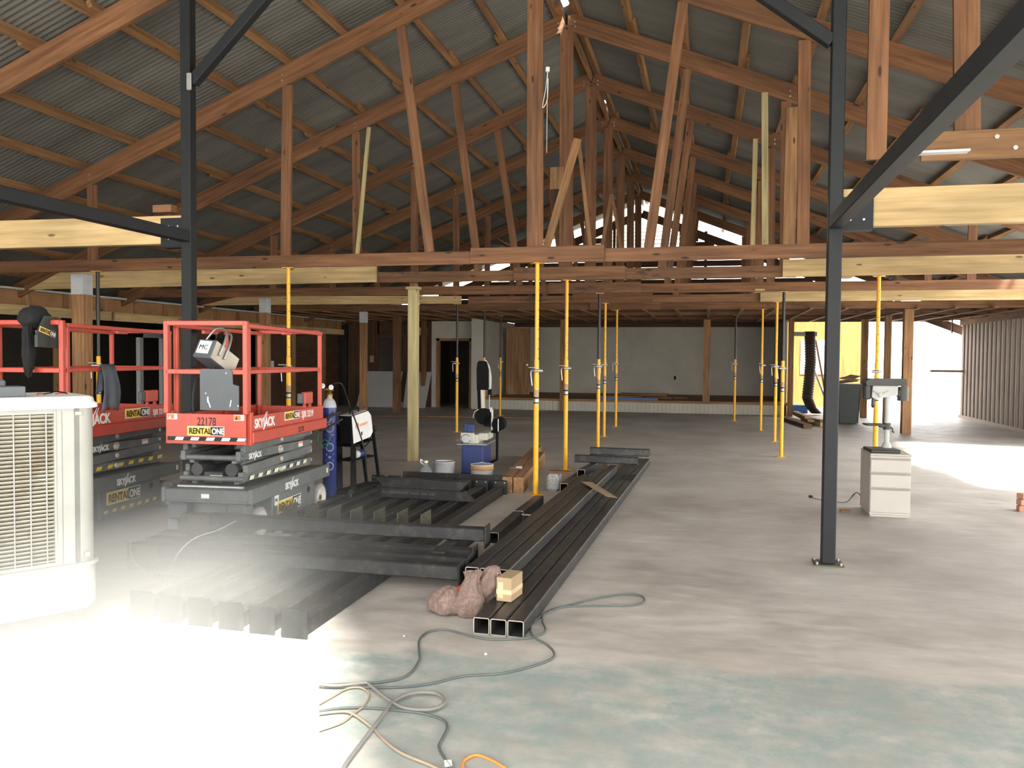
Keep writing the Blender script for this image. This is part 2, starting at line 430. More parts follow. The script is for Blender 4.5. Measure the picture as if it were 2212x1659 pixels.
def span(poly, Y):
    xs = []
    for i in range(len(poly)):
        (x0, y0), (x1, y1) = poly[i], poly[(i+1) % len(poly)]
        if (y0-Y)*(y1-Y) < 0: xs.append(x0+(x1-x0)*(Y-y0)/(y1-y0))
    return (min(xs), max(xs)) if len(xs) >= 2 else None
rf = MB(); vs = []; fs = []; pit = .076; nst = 6
for side in (-1, 1):
    hs = [hole(patchA, side), hole(patchB, side)]
    xe = XL-.9 if side < 0 else XR+.9
    x0 = XA+side*.05
    ys = []; Y = -2.2; k = 0
    while Y < 26.9: ys.append((Y, .0075*math.sin(2*math.pi*k/nst))); Y += pit/nst; k += 1
    for i in range(len(ys)-1):
        (ya, ha), (yb, hb) = ys[i], ys[i+1]; ym = (ya+yb)/2
        cuts = sorted([min(x0, xe), max(x0, xe)]); segs = [tuple(cuts)]
        for h_ in hs:
            sp_ = span(h_, ym)
            if sp_:
                ns = []
                for a, b in segs:
                    if sp_[1] <= a or sp_[0] >= b: ns.append((a, b)); continue
                    if sp_[0] > a: ns.append((a, sp_[0]))
                    if sp_[1] < b: ns.append((sp_[1], b))
                segs = ns
        for a, b in segs:
            o_ = len(vs); z0 = .09
            vs += [(a, ya, roofz(a)+z0+ha), (b, ya, roofz(b)+z0+ha), (b, yb, roofz(b)+z0+hb), (a, yb, roofz(a)+z0+hb)]
            fs.append([o_, o_+1, o_+2, o_+3])
rf.add(vs, fs, vs, True)
ro = struct('ceiling', rf, 'roof', 'corrugated metal roof of two slopes seen from below')
rc = MB()
for a, b in ((-2.2, 11.55), (11.9, 16.4), (16.6, 26.9)):
    rc.prism([(XA-.22, a, HA+.045), (XA, a, HA+.135), (XA+.22, a, HA+.045), (XA+.22, a, HA+.055), (XA, a, HA+.15), (XA-.22, a, HA+.055)], (0, b-a, 0))
struct('trim_1', rc, 'roof', 'folded ridge capping')

# right wall of ribbed sheet
rw = MB(); rw.box(XR, XR+.03, 17.6, 25.7, 0, 2.72)
y = 17.7
while y < 25.6: rw.box(XR-.035, XR, y, y+.035, .06, 2.70); rw.box(XR-.02, XR, y+.12, y+.20, .06, 2.70); y += .32
rw.box(XR-.05, XR, 17.6, 25.7, 0, .08)
struct('wall_right', rw, 'ribwall')
st = MB(); st.box(XR-.06, XR+.1, -2, 25.7, 2.60, 2.82)
struct('trim_2', st, 'old', 'eave beam over the right wall')
# left wall: sheathing band, dark lean-to behind
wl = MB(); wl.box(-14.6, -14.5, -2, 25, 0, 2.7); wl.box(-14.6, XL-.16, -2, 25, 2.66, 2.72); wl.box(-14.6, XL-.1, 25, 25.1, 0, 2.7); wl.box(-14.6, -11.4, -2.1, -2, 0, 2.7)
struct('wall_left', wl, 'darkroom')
wb = MB(); wb.box(XL-.14, XL-.12, 4, 24.6, 2.28, 2.70)
struct('trim_3', wb, 'osb', 'brown sheathing band under the left eave')
fl_ = MB(); fl_.box(XL-.1, XL+.02, 4, 24.6, 2.70, 2.735)
struct('trim_4', fl_, 'flash', 'pale strip along the top of the left wall')

# gable wall of dark planks above the far end
gw = MB(); z = 2.72; Yg = 26.1
while z < 6.3:
    z1 = min(z+.185, 6.3); hw = (HA-.50-z1)/SL+(.6 if z1 < 3.9 else 0)
    if hw > .15:
        for a, b in ((max(XL, XA-hw), min(XR, XA+hw)),):
            if z1 < 5.15: gw.box(a, b, Yg, Yg+.022, z+.006, z1)
            else:
                gw.box(a, min(b, XA-1.0), Yg, Yg+.022, z+.006, z1) if a < XA-1.0 else None
                gw.box(max(a, XA+1.15), b, Yg, Yg+.022, z+.006, z1) if b > XA+1.15 else None
    z += .19
for x in (-8, -5.4, -2.9, -.1, 1.9, 3.6): gw.box(x, x+.09, Yg-.05, Yg, 2.72, roofz(x)-.3)
gw.box(XL, XR, Yg-.06, Yg-.01, 5.02, 5.14) if False else gw.box(XA-3.6, XA+3.6, Yg-.06, Yg-.01, 4.90, 5.0)
struct('wall_gable', gw, 'darkwood', 'dark plank gable above the far end')
for sd in (-1, 1):
    gb = MB(); xe = XL-.5 if sd < 0 else XR+.5
    gb.board((XA, Yg, HA-.46), (xe, Yg, roofz(xe)-.46), .24, .05, up=(0, 0, 1)); struct('trim_5' if sd < 0 else 'trim_6', gb, 'darkwood', 'raked board along the gable')
# lap siding seen through the gap in the gable
sg = MB(); z = 4.9
while z < 6.4: sg.obox((XA, 27.9, z+.07), ((1, 0, 0), (0, 1, -.16), (0, .16, 1)), (3.4, .012, .15)); z += .13
sg.box(XA-1.7, XA+1.7, 27.93, 27.96, 2.8, 6.4)
struct('wall_beyond', sg, 'sidingcream', 'cream lap siding beyond the gable gap')

# stage alcove
YS, ZS = 24.43, .37; XS0, XS1 = -6.62, 2.25; YB = 28.6
al = MB(); al.box(XS0, XS1, YB, YB+.08, 0, 2.78); al.box(XS0-.08, XS0, YS+.1, YB+.08, 0, 2.78); al.box(XS1, XS1+.06, 25.3, YB+.08, 0, 2.78)
struct('wall_back', al, 'wallwhite', 'dusty white wall at the back of the stage')
cl = MB(); cl.box(XS0-.08, XS1+.06, YS+.1, YB+.08, 2.80, 2.84); cl.box(XS0, XS1, YB-.06, YB, 2.66, 2.80)
struct('trim_7', cl, 'darkwood', 'dark boarded lid and cornice of the stage alcove')
stg = thing('stage_platform', ((XS0+XS1)/2, YS, 0), 'low stage with white grooved front and brown boarded top across the back', 'stage')
f_ = MB(); x = XS0
while x < XS1-.12: f_.box(x, x+.118, YS, YS+.02, .01, .30, .004); x += .12
f_.build('front_panel', 'wallwhite', stg, world=True)
d_ = MB(); y = YS-.01
while y < YB-.1: d_.box(XS0, XS1, y, y+.135, ZS-.03, ZS); y += .14
d_.box(XS0, XS1, YS-.005, YS+.02, .30, ZS-.03); d_.build('deck', 'brownpost', stg, world=True)
d_ = MB()
for yy in (YS+.1, YS+1.4, YS+2.7, YB-.2): d_.box(XS0, XS1, yy, yy+.05, 0, ZS-.03)
d_.build('joist_frame', 'darkwood', stg, world=True)
# far left: panelled wall, white wall with doorway
YW = 24.9
dw = MB(); x = XL
while x < -8.5:
    if not (-10.25 < x < -9.45): dw.box(x, x+.145, YW, YW+.02, 0, 2.72)
    x += .15
dw.box(-10.3, -9.4, YW, YW+.02, 2.2, 2.72); dw.box(-10.35, -10.25, YW-.03, YW, 0, 2.3); dw.box(-9.42, -9.34, YW-.03, YW, 0, 2.3)
struct('wall_far_left', dw, 'darkwood', 'dark brown panelled wall beside the doorway')
ww = MB(); ww.box(-8.46, -8.30, YW-.03, YW+.06, 0, 2.72); ww.box(-7.12, -6.70, YW-.03, YW+.06, 0, 2.72); ww.box(-8.30, -7.12, YW-.03, YW+.06, 2.18, 2.72); ww.box(-7.02, -6.64, YS-.02, YW, 0, 2.78)
struct('wall_door_side', ww, 'wallwhite', 'white wall round the dark doorway')
df = MB(); df.box(-8.30, -8.20, YW-.05, YW+.08, 0, 2.18); df.box(-7.22, -7.12, YW-.05, YW+.08, 0, 2.18); df.box(-8.30, -7.12, YW-.05, YW+.08, 2.10, 2.18)
struct('door_1', df, 'brownpost', 'brown door frame around the open dark doorway')
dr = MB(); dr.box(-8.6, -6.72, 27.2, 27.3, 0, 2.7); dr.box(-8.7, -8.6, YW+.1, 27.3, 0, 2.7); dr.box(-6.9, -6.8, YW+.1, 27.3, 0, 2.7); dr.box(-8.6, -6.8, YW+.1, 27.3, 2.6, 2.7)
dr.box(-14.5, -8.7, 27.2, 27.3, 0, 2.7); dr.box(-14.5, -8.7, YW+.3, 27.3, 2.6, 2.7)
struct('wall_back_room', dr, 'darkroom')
tr = MB(); tr.board((-10.6, 20.35, .012), (-4.45, 21.35, .012), .024, .09)
struct('trim_8', tr, 'purlin', 'thin timber strip across the slab')

# ------------------------------------------------------------------ roof trusses
def board_y(mb, x0, z0, x1, z1, w, Y, t=.042, vert=False):
    # board lying in the truss plane; w across the board
    mb.board((x0, Y, z0), (x1, Y, z1), w, t, up=(0, 0, 1) if abs(x1-x0) > .3*abs(z1-z0) else (1, 0, 0)); return mb
ordn = ['nearest', 'second', 'third', 'fourth', 'fifth', 'sixth', 'seventh', 'farthest']
def truss(i, Y, chord=((XL-.2, -2.05), (-1.96, XR+.1)), extra=True, king=True, posts=True):
    desc = ['nearest roof truss, its bottom chord cut away between the black steel columns',
            'truss whose long reddish chord spans the whole view above the two nearest yellow props',
            'second complete truss behind the steel columns, pale pine beams at both chord ends',
            'third truss behind the steel columns, dark stained chord on two black topped props',
            'roof truss whose chord carries the shorter pale pine boards near the back',
            'roof truss at which the thin ceiling battens begin',
            'last but one roof truss, above the white stage wall props',
            'last roof truss before the bright strip of roof and dark plank gable'][i]
    t = thing('roof_truss', (XA, Y, HCH), desc, 'roof truss', group=None)
    old = 'old' if i % 2 else 'oldstain'
    rd = .235; vt = rd*math.sqrt(1+SL*SL)
    for sd in (-1, 1):
        xe = XL-.6 if sd < 0 else XR+.6; x0 = XA+sd*.03
        mb = MB(); mb.board((x0, Y, roofz(x0)-vt/2), (xe, Y, roofz(xe)-vt/2), rd, .045, up=(0, 0, 1)); mb.build('rafter', 'old', t, world=True)
    def part(nm, mb, mat=None): return mb.build(nm, mat or 'old', t, world=True)
    if i == 0:
        # stubs left of the old truss
        part('web', board_y(MB(), 1.30, 3.24, 1.30, roofz(1.30)-vt, .15, Y)); part('web', board_y(MB(), 1.96, 3.42, 1.92, roofz(1.96)-vt, .185, Y))
        part('bottom_chord', MB().box(1.62, XR, Y-.065, Y-.023, 3.20, 3.42), 'purlin')
        part('web', board_y(MB(), -7.9, 3.0, -7.9, roofz(-7.9)-vt, .13, Y))
        for x in (2.15, 2.28): part('bolt', MB().cyl((x, Y-.08, 3.36-.09*(x > 2.2)), (x, Y-.066, 3.36-.09*(x > 2.2)), .018, 8), 'chrome')
        return t
    for a, b in chord: part('bottom_chord', MB().box(a, b, Y-.022, Y+.022, HCH, HCH+.155), old if i in (2, 3, 4) else 'old')
    zc = HCH+.155
    part('splice_board', MB().box(-2.78+.02*i, -1.19+.03*i, Y-.066, Y-.024, HCH, HCH+.185), 'oldstain' if i in (2, 3) else 'old')
    if king: part('king_post', board_y(MB(), XA+.02, zc, XA, HA-vt*.75, .19, Y))
    wb_ = [(-3.27, zc, -3.67), (-.63, zc, -.31)]
    for xb, zb, xt in wb_: part('web', board_y(MB(), xb+random.uniform(-.03, .03), zb, xt, roofz(xt)-vt, .115, Y))
    for x in (-5.22, 1.02, -8.08, 4.05): 
        if x == 4.05 and i > 5: continue
        part('web', board_y(MB(), x, zc, x+random.uniform(-.03, .03), roofz(x)-vt, .13, Y+.001))
    if i < 5:
        bo = MB()
        for x in (-5.25, 1.05, -8.1, XA-.12, XA+.12):
            for dz in (0, .07): bo.cyl((x, Y-.034, roofz(x)-.11-dz), (x, Y-.024, roofz(x)-.11-dz), .013, 8)
        part('bolt_heads', bo, 'chrome')
    return t
trs = []
for i, Y in enumerate(TY):
    ch = ((XL-.2, -2.05), (-1.96, XR+.1))
    if i in (2, 4): ch = ((-4.95, -2.05), (-1.96, 1.05))
    trs.append(truss(i, Y, ch))
# loose boards and braces among the webs
def loose(nm, a, b, w, t, mat, label, cat='brace', up=(1, 0, 0), group=None):
    return solo(nm, MB().board(a, b, w, t, up=up), mat, label, cat, group)
Y = TY[2]-.05
loose('brace_board', atY(797, 275, Y), atY(772, 549, Y), .055, .03, 'treated', 'narrow pale leaning board beside the left post of the second truss behind the columns')
loose('brace_board', atY(1248, 300, 10.9), atY(1180, 537, 10.9), .10, .03, 'brownpost', 'weathered board slanting across the central king post')
loose('brace_board', atY(1250, 305, 11.2), atY(1277, 550, 11.2), .05, .03, 'purlin', 'thin bright edged board leaning right beside the central king posts')
loose('brace_board', atY(1321, 420, TY[3]-.06), atY(1299, 537, TY[3]-.06), .05, .03, 'purlin', 'thin slat leaning left of the far king posts')
loose('brace_board', atY(1322, 420, TY[3]-.1), atY(1345, 560, TY[3]-.1), .05, .03, 'purlin', 'thin slat leaning right of the far king posts')
loose('hanger_board', atY(1652, 200, TY[2]-.05), atY(1653, 560, TY[2]-.05), .085, .03, 'treated', 'tall thin pale upright board right of the leaning webs')
loose('hanger_board', atY(1632, 300, TY[3]-.05), atY(1625, 560, TY[3]-.05), .075, .03, 'treated', 'shorter thin pale upright board beside the tall one')
loose('web_board', atY(1712, 232, TY[2]-.06), atY(1704, 545, TY[2]-.06), .16, .03, 'brownpost', 'broad reddish upright board doubled against a right truss post')
solo('scrap_block', MB().obox(atY(1203, 385, TY[2]-.08), ((1, 0, 0), (0, 1, 0), (0, 0, 1)), (.19, .04, .31)), 'brownpost', 'short square offcut nailed left of the king post', 'wood block')
# white cord and hook on the king post
ck = MB(); c0 = atY(1183, 155, 9.5); ck.tube([c0, atY(1179, 190, 9.5), atY(1172, 232, 9.5), atY(1182, 215, 9.5), atY(1184, 170, 9.5)], .004, 6); ck.tube([c0, atY(1182, 225, 9.5), atY(1181, 330, 9.5)], .003, 6)
ck.cyl(c0, c0+Vector((0, 0, .05)), .025, 10)
solo('white_cord', ck, 'white', 'white knotted cord hanging on the front king post', 'cord')
# purlins
ORD = ['first', 'second', 'third', 'fourth', 'fifth', 'sixth', 'seventh', 'eighth', 'ninth', 'tenth', 'eleventh', 'twelfth', 'thirteenth', 'fourteenth', 'fifteenth', 'sixteenth', 'seventeenth', 'eighteenth', 'nineteenth', 'twentieth', 'twenty-first', 'twenty-second', 'twenty-third', 'twenty-fourth', 'twenty-fifth', 'twenty-sixth']
LEN = ['overhead', 'nearest visible', 'second nearest', 'middle', 'second farthest', 'farthest']
pg = {-1: 'purlins under the left roof slope', 1: 'purlins under the right roof slope'}
spans = [(-2.1, 2.3), (2.0, 7.4), (6.9, 12.1), (11.5, 17.2), (16.6, 22.4), (21.8, 26.9)]
holesA = {sd: (hole(patchA, sd), hole(patchB, sd)) for sd in (-1, 1)}
def inhole(sd, x, a, b):
    sp_ = None
    h_ = holesA[sd][0]
    for q in range(12):
        yy = a+(b-a)*q/11; s_ = span(h_, yy)
        if s_ and s_[0]-.1 < x < s_[1]+.1: return True
    return False
for sd in (-1, 1):
    for k in range(13):
        x = XA+sd*(.16+.752*k)
        if x < XL-.8 or x > XR+.8: continue
        for j, (a, b) in enumerate(spans):
            if a > 12 and sd < 0 and k > 12: continue
            if inhole(sd, x, a, b): continue
            off = .05*(j % 2)*sd*(1 if k % 2 else -1)
            xx = x+off; wv = random.uniform(-.03, .03); zz = roofz(xx)+.04
            ax = Vector((1, 0, -SL*sd)).normalized(); dv = Vector((wv/6, 1, 0)).normalized()
            mb = MB(); mb.obox((xx, (a+b)/2+random.uniform(-.12, .12), zz), (dv, ax, ax.cross(dv)), (b-a, .085, .078))
            o = mb.build('purlin', 'purlin')
            tag(o, 'rough orange purlin under the %s roof slope, %s row from the ridge, %s length' % ('left' if sd < 0 else 'right', ORD[k], LEN[j]), 'purlin', pg[sd])
rb = MB(); rb.box(XA-.02, XA+.02, 12, 26.5, HA-.16, HA+.03); solo('ridge_board', rb, 'purlin', 'orange ridge board running between the rafters at the peak', 'ridge board')

# new pine boards at the truss ends
def newboard(nm, pts, Y, t, label, group=None, mat='new'):
    mb = MB(); mb.prism([(x, Y, z) for x, z in pts], (0, t, 0))
    # grain follows the length
    mb.g = [(v.x+7*Y, v.z, v.y) for v in mb.v]
    return solo(nm, mb, mat, label, 'beam', group)
newboard('pine_beam', [(-11.3, 2.70), (-5.03, 2.70), (-4.9, 2.80), (-4.86, 2.965), (-11.3, 3.0)], 7.0, .09, 'large pale new pine beam left of the left steel column')
newboard('pine_beam', [(1.04, 2.69), (7.0, 2.69), (7.0, 2.985), (1.04, 2.985)], 7.0, .09, 'large pale new pine beam right of the right steel column')
newboard('pine_beam', [(-11.12, 2.70), (-4.87, 2.745), (-4.87, 2.995), (-10.5, 2.975)], TY[2]-.12, .06, 'pale pine beam with tapered left end behind the left lift', None)
newboard('pine_beam', [(.99, 2.74), (7.0, 2.77), (7.0, 3.03), (.99, 2.97)], TY[2]-.12, .06, 'pale pine beam just under the long chord, right of the leaning webs')
newboard('pine_beam', [(-11.3, 2.75), (-5.09, 2.75), (-5.09, 2.91), (-10.3, 2.955)], TY[4]-.1, .06, 'thinner pale tapered pine beam farther back on the left')
newboard('pine_beam', [(1.02, 2.745), (7.0, 2.745), (7.0, 3.0), (1.02, 2.965)], TY[4]-.1, .06, 'sunlit pale pine beam farther back on the right')
for (x0, x1, z0, z1, yy, lab) in ((-5.2, -5.0, 3.0, 3.06, 6.98, 'short reddish block lying on the left pine beam'),):
    solo('wood_block', MB().box(x0, x1, yy, yy+.1, z0+.0, z1+.01), 'old', lab, 'wood block')
for k, px in enumerate((1888, )): pass
# small light blocks above the right chords
for p_, Yk, lab in (((1830, 575), TY[2]+.3, 'small pale offcut board poking out above the right pine beam'), ((1640, 606), TY[3]+.2, 'small pale offcut between the third and fourth chords')):
    c = atY(*p_, Yk); solo('offcut', MB().obox((c.x, c.y, HCH+.03), ((1, 0, 0), (0, 1, 0), (0, 0, 1)), (.16, .5, .03)), 'new', lab, 'wood block')

# ceiling battens over the back of the hall
k = 0; x = -10.9
while x < 6.9:
    mb = MB(); mb.board((x, 19.2+random.uniform(-.1, .1), HCH-.012), (x+random.uniform(-.05, .05), 26.0, HCH-.012), .022, .075)
    tag(mb.build('ceiling_batten', 'purlin'), 'thin flat batten under the rear truss chords, %s from the left wall' % ORD[k], 'batten', 'ceiling battens at the back'); x += .73; k += 1
for j, yy in enumerate((20.6, 23.3, 25.6)):
    solo('ceiling_joist', MB().box(XL, XR, yy, yy+.04, HCH+.0, HCH+.12), 'darkwood', ['dark cross joist just behind the sixth truss', 'dark cross joist between the last two trusses', 'dark cross joist at the stage front'][j], 'joist')
cb = MB(); cb.box(XL, XR, 20.0, 26.0, HCH+.20, HCH+.215)
# ------------------------------------------------------------------ left wall framing
hd = [(4.0, 9.95), (10.0, 13.9), (14.0, 24.5)]
for j, (a, b) in enumerate(hd):
    solo('header_board', MB().box(XL-.05, XL+.02, a, b, 2.27, 2.44), 'new', ['pale header board over the left wall openings, nearest length', 'pale header board between the two brown posts on the left wall', 'pale header board of the left wall, farthest length'][j], 'header board')
y = 5.2; j = 0
while y < 24.5:
    solo('stud', MB().box(XL-.11, XL+.0, y, y+(.14 if j % 3 == 0 else .06), 2.44, 2.70), 'brownpost', 'short stud between header board and pale top strip, %s one along the left wall' % ORD[j], 'stud', 'cripple studs of the left wall'); y += .95; j += 1
for j, yy in enumerate((6.9, 9.1, 12.55, 13.2, 16.1, 17.6, 19.4, 21.3, 23.2)):
    solo('wall_stud', MB().box(XL-.12, XL-.02, yy, yy+(.2 if j == 3 else .09), 0, 2.27), ('brownpost' if j % 2 else 'purlin'), 'brown stud in the open framing of the left wall, %s one from the near end' % ORD[j], 'stud', 'studs of the left wall')
for j, (a, b) in enumerate(((9.3, 10.8), (15.7, 17.4), (17.8, 19.2), (19.6, 21.2), (21.4, 24.4))):
    solo('wall_panel', MB().box(XL-.14, XL-.125, a, b, 0, 2.27), 'darkwood', 'dark brown panel closing the left wall framing, panel %s' % ['before the first post', 'after the white door frame', 'behind the third post', 'near the far corner', 'at the far corner'][j], 'wall panel')
wf = MB(); wf.box(-12.6, -12.5, 16.3, 16.42, 0, 2.1); wf.box(-12.6, -12.5, 17.1, 17.22, 0, 2.1); wf.box(-12.6, -12.5, 16.3, 17.22, 2.0, 2.12)
struct('door_2', wf, 'white', 'white door frame in the dark side room')
# timber posts
def post(x, y, s, h, label, mat='brownpost', top=True):
    t = thing('timber_post', (x, y, 0), label, 'post')
    MB().box(-s/2, s/2, -s/2, s/2, 0, h, .006).build('shaft', mat, t)
    if top: MB().box(-s/2-.002, s/2+.002, -s/2-.002, s/2+.002, h-.28, h-.001).build('painted_top', 'spray', t)['label'] = 'silvery grey oversprayed top'
    return t
post(-8.56, 9.95, .19, 2.74, 'thick brown timber post behind the partly hidden left lift')
post(-8.5, 14.8, .16, 2.74, 'brown timber post seen through the cage of the front lift')
post(-8.53, 19.7, .16, 2.74, 'brown timber post in front of the leaning white boards')
post(-8.55, 22.1, .19, 2.74, 'dark brown post between the two leaning white boards', 'old', False)
post(-8.62, 24.6, .14, 2.74, 'dark brown post left of the dark doorway', 'old', False)
post(4.31, 19.65, .19, 2.74, 'brown timber post right of the drill press against the glare', 'brownpost', False)
post(4.46, 22.45, .15, 2.74, 'brown timber post half hidden behind the right yellow prop', 'brownpost', False)
post(4.29, 24.6, .17, 2.74, 'brown timber post right of the dark green bin', 'brownpost', False)
p4 = thing('timber_post', (-4.42, 12.12, 0), 'tall greenish treated post left of centre with a small wooden pad on top', 'post')
MB().box(-.07, .07, -.07, .07, 0, 2.66, .005).build('shaft', 'treated', p4); MB().box(-.10, .10, -.08, .08, 2.66, 2.70).build('pad', 'treated', p4); MB().box(-.04, .05, -.07, .07, 2.70, 2.745).build('shim', 'brownpost', p4)
for j, (xx, w_) in enumerate(((-4.18, .14), (.02, .20))):
    solo('stage_post', MB().box(xx-w_/2, xx+w_/2, 24.36, 24.42, ZS if j else 0, 2.74), 'brownpost', ['brown board post on the stage front, left one', 'brown board post on the stage front, right one'][j], 'post')
solo('stage_post', MB().box(2.25, 2.40, 24.38, 24.46, 0, 2.74), 'brownpost', 'brown post at the right end of the stage beside the black duct', 'post')
solo('stage_post', MB().box(2.02, 2.10, 26.2, 26.3, ZS, 2.74), 'old', 'reddish upright in the right corner of the stage', 'post')
dl = MB(); dl.box(-6.45, -5.65, 26.6, 26.64, ZS, 2.56); d0 = thing('open_door', (-6.05, 26.62, ZS), 'orange brown wooden door standing open at the left end of the stage', 'door')
dl.build('leaf', 'brownpost', d0, world=True); MB().cyl((-5.72, 26.55, 1.35), (-5.72, 26.6, 1.35), .03, 10).build('knob', 'chrome', d0, world=True)
ob = solo('socket', MB().box(-1.05, -.98, YB-.02, YB, .88, 1.0), 'black', 'small dark electrical outlet on the white stage wall', 'outlet')
# things on the stage
for j, (x, y, w, d, h, rz, z, mt, lab) in enumerate(((-2.5, 26.0, 1.7, .35, .05, .1, 0, 'brownpost', 'flat brown board lying on the stage floor'), (-1.9, 26.4, 1.5, .4, .06, -.1, .055, 'brownpost', 'upper brown board of the stage stack'), (-1.2, 25.6, 1.3, .3, .06, .2, 0, 'oldstain', 'short dark board right of the stage stack'))):
    solo('loose_board', MB().obox((x, y, ZS+z+h/2), ((math.cos(rz), math.sin(rz), 0), (-math.sin(rz), math.cos(rz), 0), (0, 0, 1)), (w, d, h)), mt, lab, 'board')
solo('blue_board', MB().box(-3.1, -1.35, 24.5, 24.62, ZS, ZS+.06), 'bluetarp', 'long blue strip lying along the stage edge', 'board')
# leaning white boards
def lean(a, b, top, zt, off, mat, label):
    t_ = .012; P0 = Vector(a); P1 = Vector(b); mb = MB(); n_ = Vector((0, off, 0))
    mb.prism([P0, P1, P1+n_+Vector((top[1], 0, zt)), P0+n_+Vector((top[0], 0, zt))], (0, -t_, 0)); return solo('leaning_board', mb, mat, label, 'board')
lean((-10.75, 24.25, 0), (-9.38, 24.3, 0), (.10, 0), 1.12, .45, 'boardwhite', 'large grey white board leaning against the dark wall, left one')
lean((-9.2, 24.3, 0), (-8.47, 24.3, 0), (0, .08), 1.12, .4, 'boardwhite', 'grey white board leaning right of the dark brown post, half behind the treated post')
solo('switch_box', MB().box(-11.425, -11.39, 20.2, 20.29, 1.28, 1.46), 'white', 'small white switch box on the far left wall', 'electrical box')
solo('switch_box', MB().box(-10.55, -10.42, YW-.04, YW-.005, 1.4, 1.62), 'cardboard', 'small tan junction box on the dark panelled wall', 'electrical box')
solo('soffit_board', MB().box(-8.95, -8.62, YW-.03, YW-.01, 2.28, 2.52), 'siding', 'small pale yellow lit board high in the far left corner', 'board')

# ------------------------------------------------------------------ props (steel shores)
prop_proto = {}
def make_prop(black):
    t = thing('steel_prop', (0, 0, 0), '', 'prop')
    b = MB(); b.box(-.07, .07, -.07, .07, 0, .006)
    b.build('base_plate', 'yellow', t)
    MB().cyl((0, 0, .006), (0, 0, 1.42), .031, 20).build('outer_tube', 'yellow', t)
    i = MB(); i.use('blacktube' if black else 'yellow').cyl((0, 0, 1.40), (0, 0, HCH-.008), .0245, 18)
    i.use('letterblack'); z = 1.62
    while z < HCH-.1:
        i.cyl((.012, -.0225, z), (.0135, -.0252, z), .0055, 8); z += .115
    i.build('inner_tube', None, t)
    MB().cyl((0, 0, 1.40), (0, 0, 1.60), .029, 18).build('threaded_sleeve', 'yellow', t)
    c = MB(); c.cyl((0, 0, 1.455), (0, 0, 1.495), .042, 16); c.cyl((-.055, 0, 1.475), (.055, 0, 1.475), .016, 10); c.cyl((-.05, -.055, 1.475), (.05, -.055, 1.475), .02, 10)
    c.build('collar_nut', 'chrome', t)
    h = MB(); h.tube([(-.05, -.02, 1.475), (-.085, -.03, 1.46), (-.075, -.05, 1.30)], .006, 8); h.tube([(.03, .02, 1.50), (-.02, -.03, 1.51), (-.12, -.04, 1.512)], .005, 8)
    h.build('pin_handle', 'chrome', t)
    s_ = MB(); s_.use('bare').cyl((0, 0, 1.08), (0, 0, 1.26), .0314, 20, caps=False); s_.use('tan').cyl((0, 0, 1.17), (0, 0, 1.25), .0317, 20, caps=False); s_.use('letterblack').cyl((0, 0, 1.085), (0, 0, 1.10), .0318, 20, caps=False); s_.cyl((0, 0, 1.14), (0, 0, 1.165), .0318, 20, caps=False)
    s_.build('sticker', None, t)
    MB().box(-.07, .07, -.06, .06, HCH-.008, HCH-.001).build('top_plate', 'yellow', t)
    return t
PR = [(623, 576, 1, 0, 'yellow prop standing inside the view of the front lift cage'),
      (1161, 568, 1, 0, 'nearest and tallest yellow prop in the middle, left of the steel tube stack'),
      (1225, 606, 2, 0, 'yellow prop just right of the nearest central prop'),
      (1295, 637, 3, 1, 'black topped prop behind the short steel tubes'),
      (1308, 657, 4, 0, 'yellow prop overlapping the black topped prop behind the short tubes'),
      (1333, 673, 5, 0, 'farthest slim yellow prop of the central row'),
      (1590, 678, 6, 1, 'small far black topped prop alone before the white stage wall'),
      (1648, 662, 5, 0, 'leftmost yellow prop of the three standing left of the right steel column'),
      (1679, 652, 4, 0, 'middle yellow prop of the three standing left of the right steel column'),
      (1694, 629, 3, 1, 'black topped prop nearest to the left side of the right steel column'),
      (988, 657, 4, 1, 'black topped prop in front of the dark doorway'),
      (1047, 675, 5, 1, 'black topped prop directly behind the raised band saw'),
      (1082, 684, 6, 1, 'black topped prop right of the band saw near the stage'),
      (1899, 597, 2, 0, 'yellow prop standing behind the drill press'),
      (211, 587, 1, 1, 'black topped prop beside the thick post behind the left lift')]
proto = {0: make_prop(0), 1: make_prop(1)}; used = set()
for px, py, ci, blk, lab in PR:
    p = atY(px, py, TY[ci]); o = proto[blk] if blk not in used else copy_tree(proto[blk]); used.add(blk)
    o.location = (p.x, TY[ci], 0); o.rotation_euler = (0, 0, random.uniform(-.4, .6)); o['label'] = lab; o['category'] = 'prop'; o['group'] = 'steel props under the truss chords'

# ------------------------------------------------------------------ steel columns and frame
def steel_col(x, y, label, top, side):
    t = thing('steel_column', (x, y, 0), label, 'column')
    MB().box(-.052, .052, -.052, .052, .012, top, .007).build('tube', 'steel', t)
    b = MB(); b.box(-.11, .11, -.10, .10, 0, .012); b.build('base_plate', 'plate', t)
    bo = MB()
    for i in (-1, 1):
        for j in (-1, 1): bo.cyl((i*.09, j*.08, .012), (i*.09, j*.08, .03), .01, 8)
    bo.build('anchor_bolts', 'galv', t)
    return t
cR = steel_col(.975, 6.97, 'right black steel column standing free in the foreground', roofz(.975)-.27, 1)
cL = steel_col(-4.80, 6.97, 'left black steel column rising behind the front lift', roofz(-4.8)-.27, -1)
for nm, a, b, c, lab in (('knee_brace', (.93, 6.97, 4.13), (-1.45, 6.97, 5.98), cR, 'black knee brace running up left from the right steel column'), ('knee_brace', (-4.75, 6.97, 4.20), (-3.08, 6.97, 5.78), cL, 'black knee brace running up right from the left steel column')):
    solo(nm, MB().board(a, b, .095, .095, bev=.006), 'steel', lab, 'brace')
solo('steel_beam', MB().box(.925, 1.025, -1.8, 6.915, 2.665, 2.765, .006), 'steel', 'black steel beam running overhead from the right column towards the viewer', 'beam')
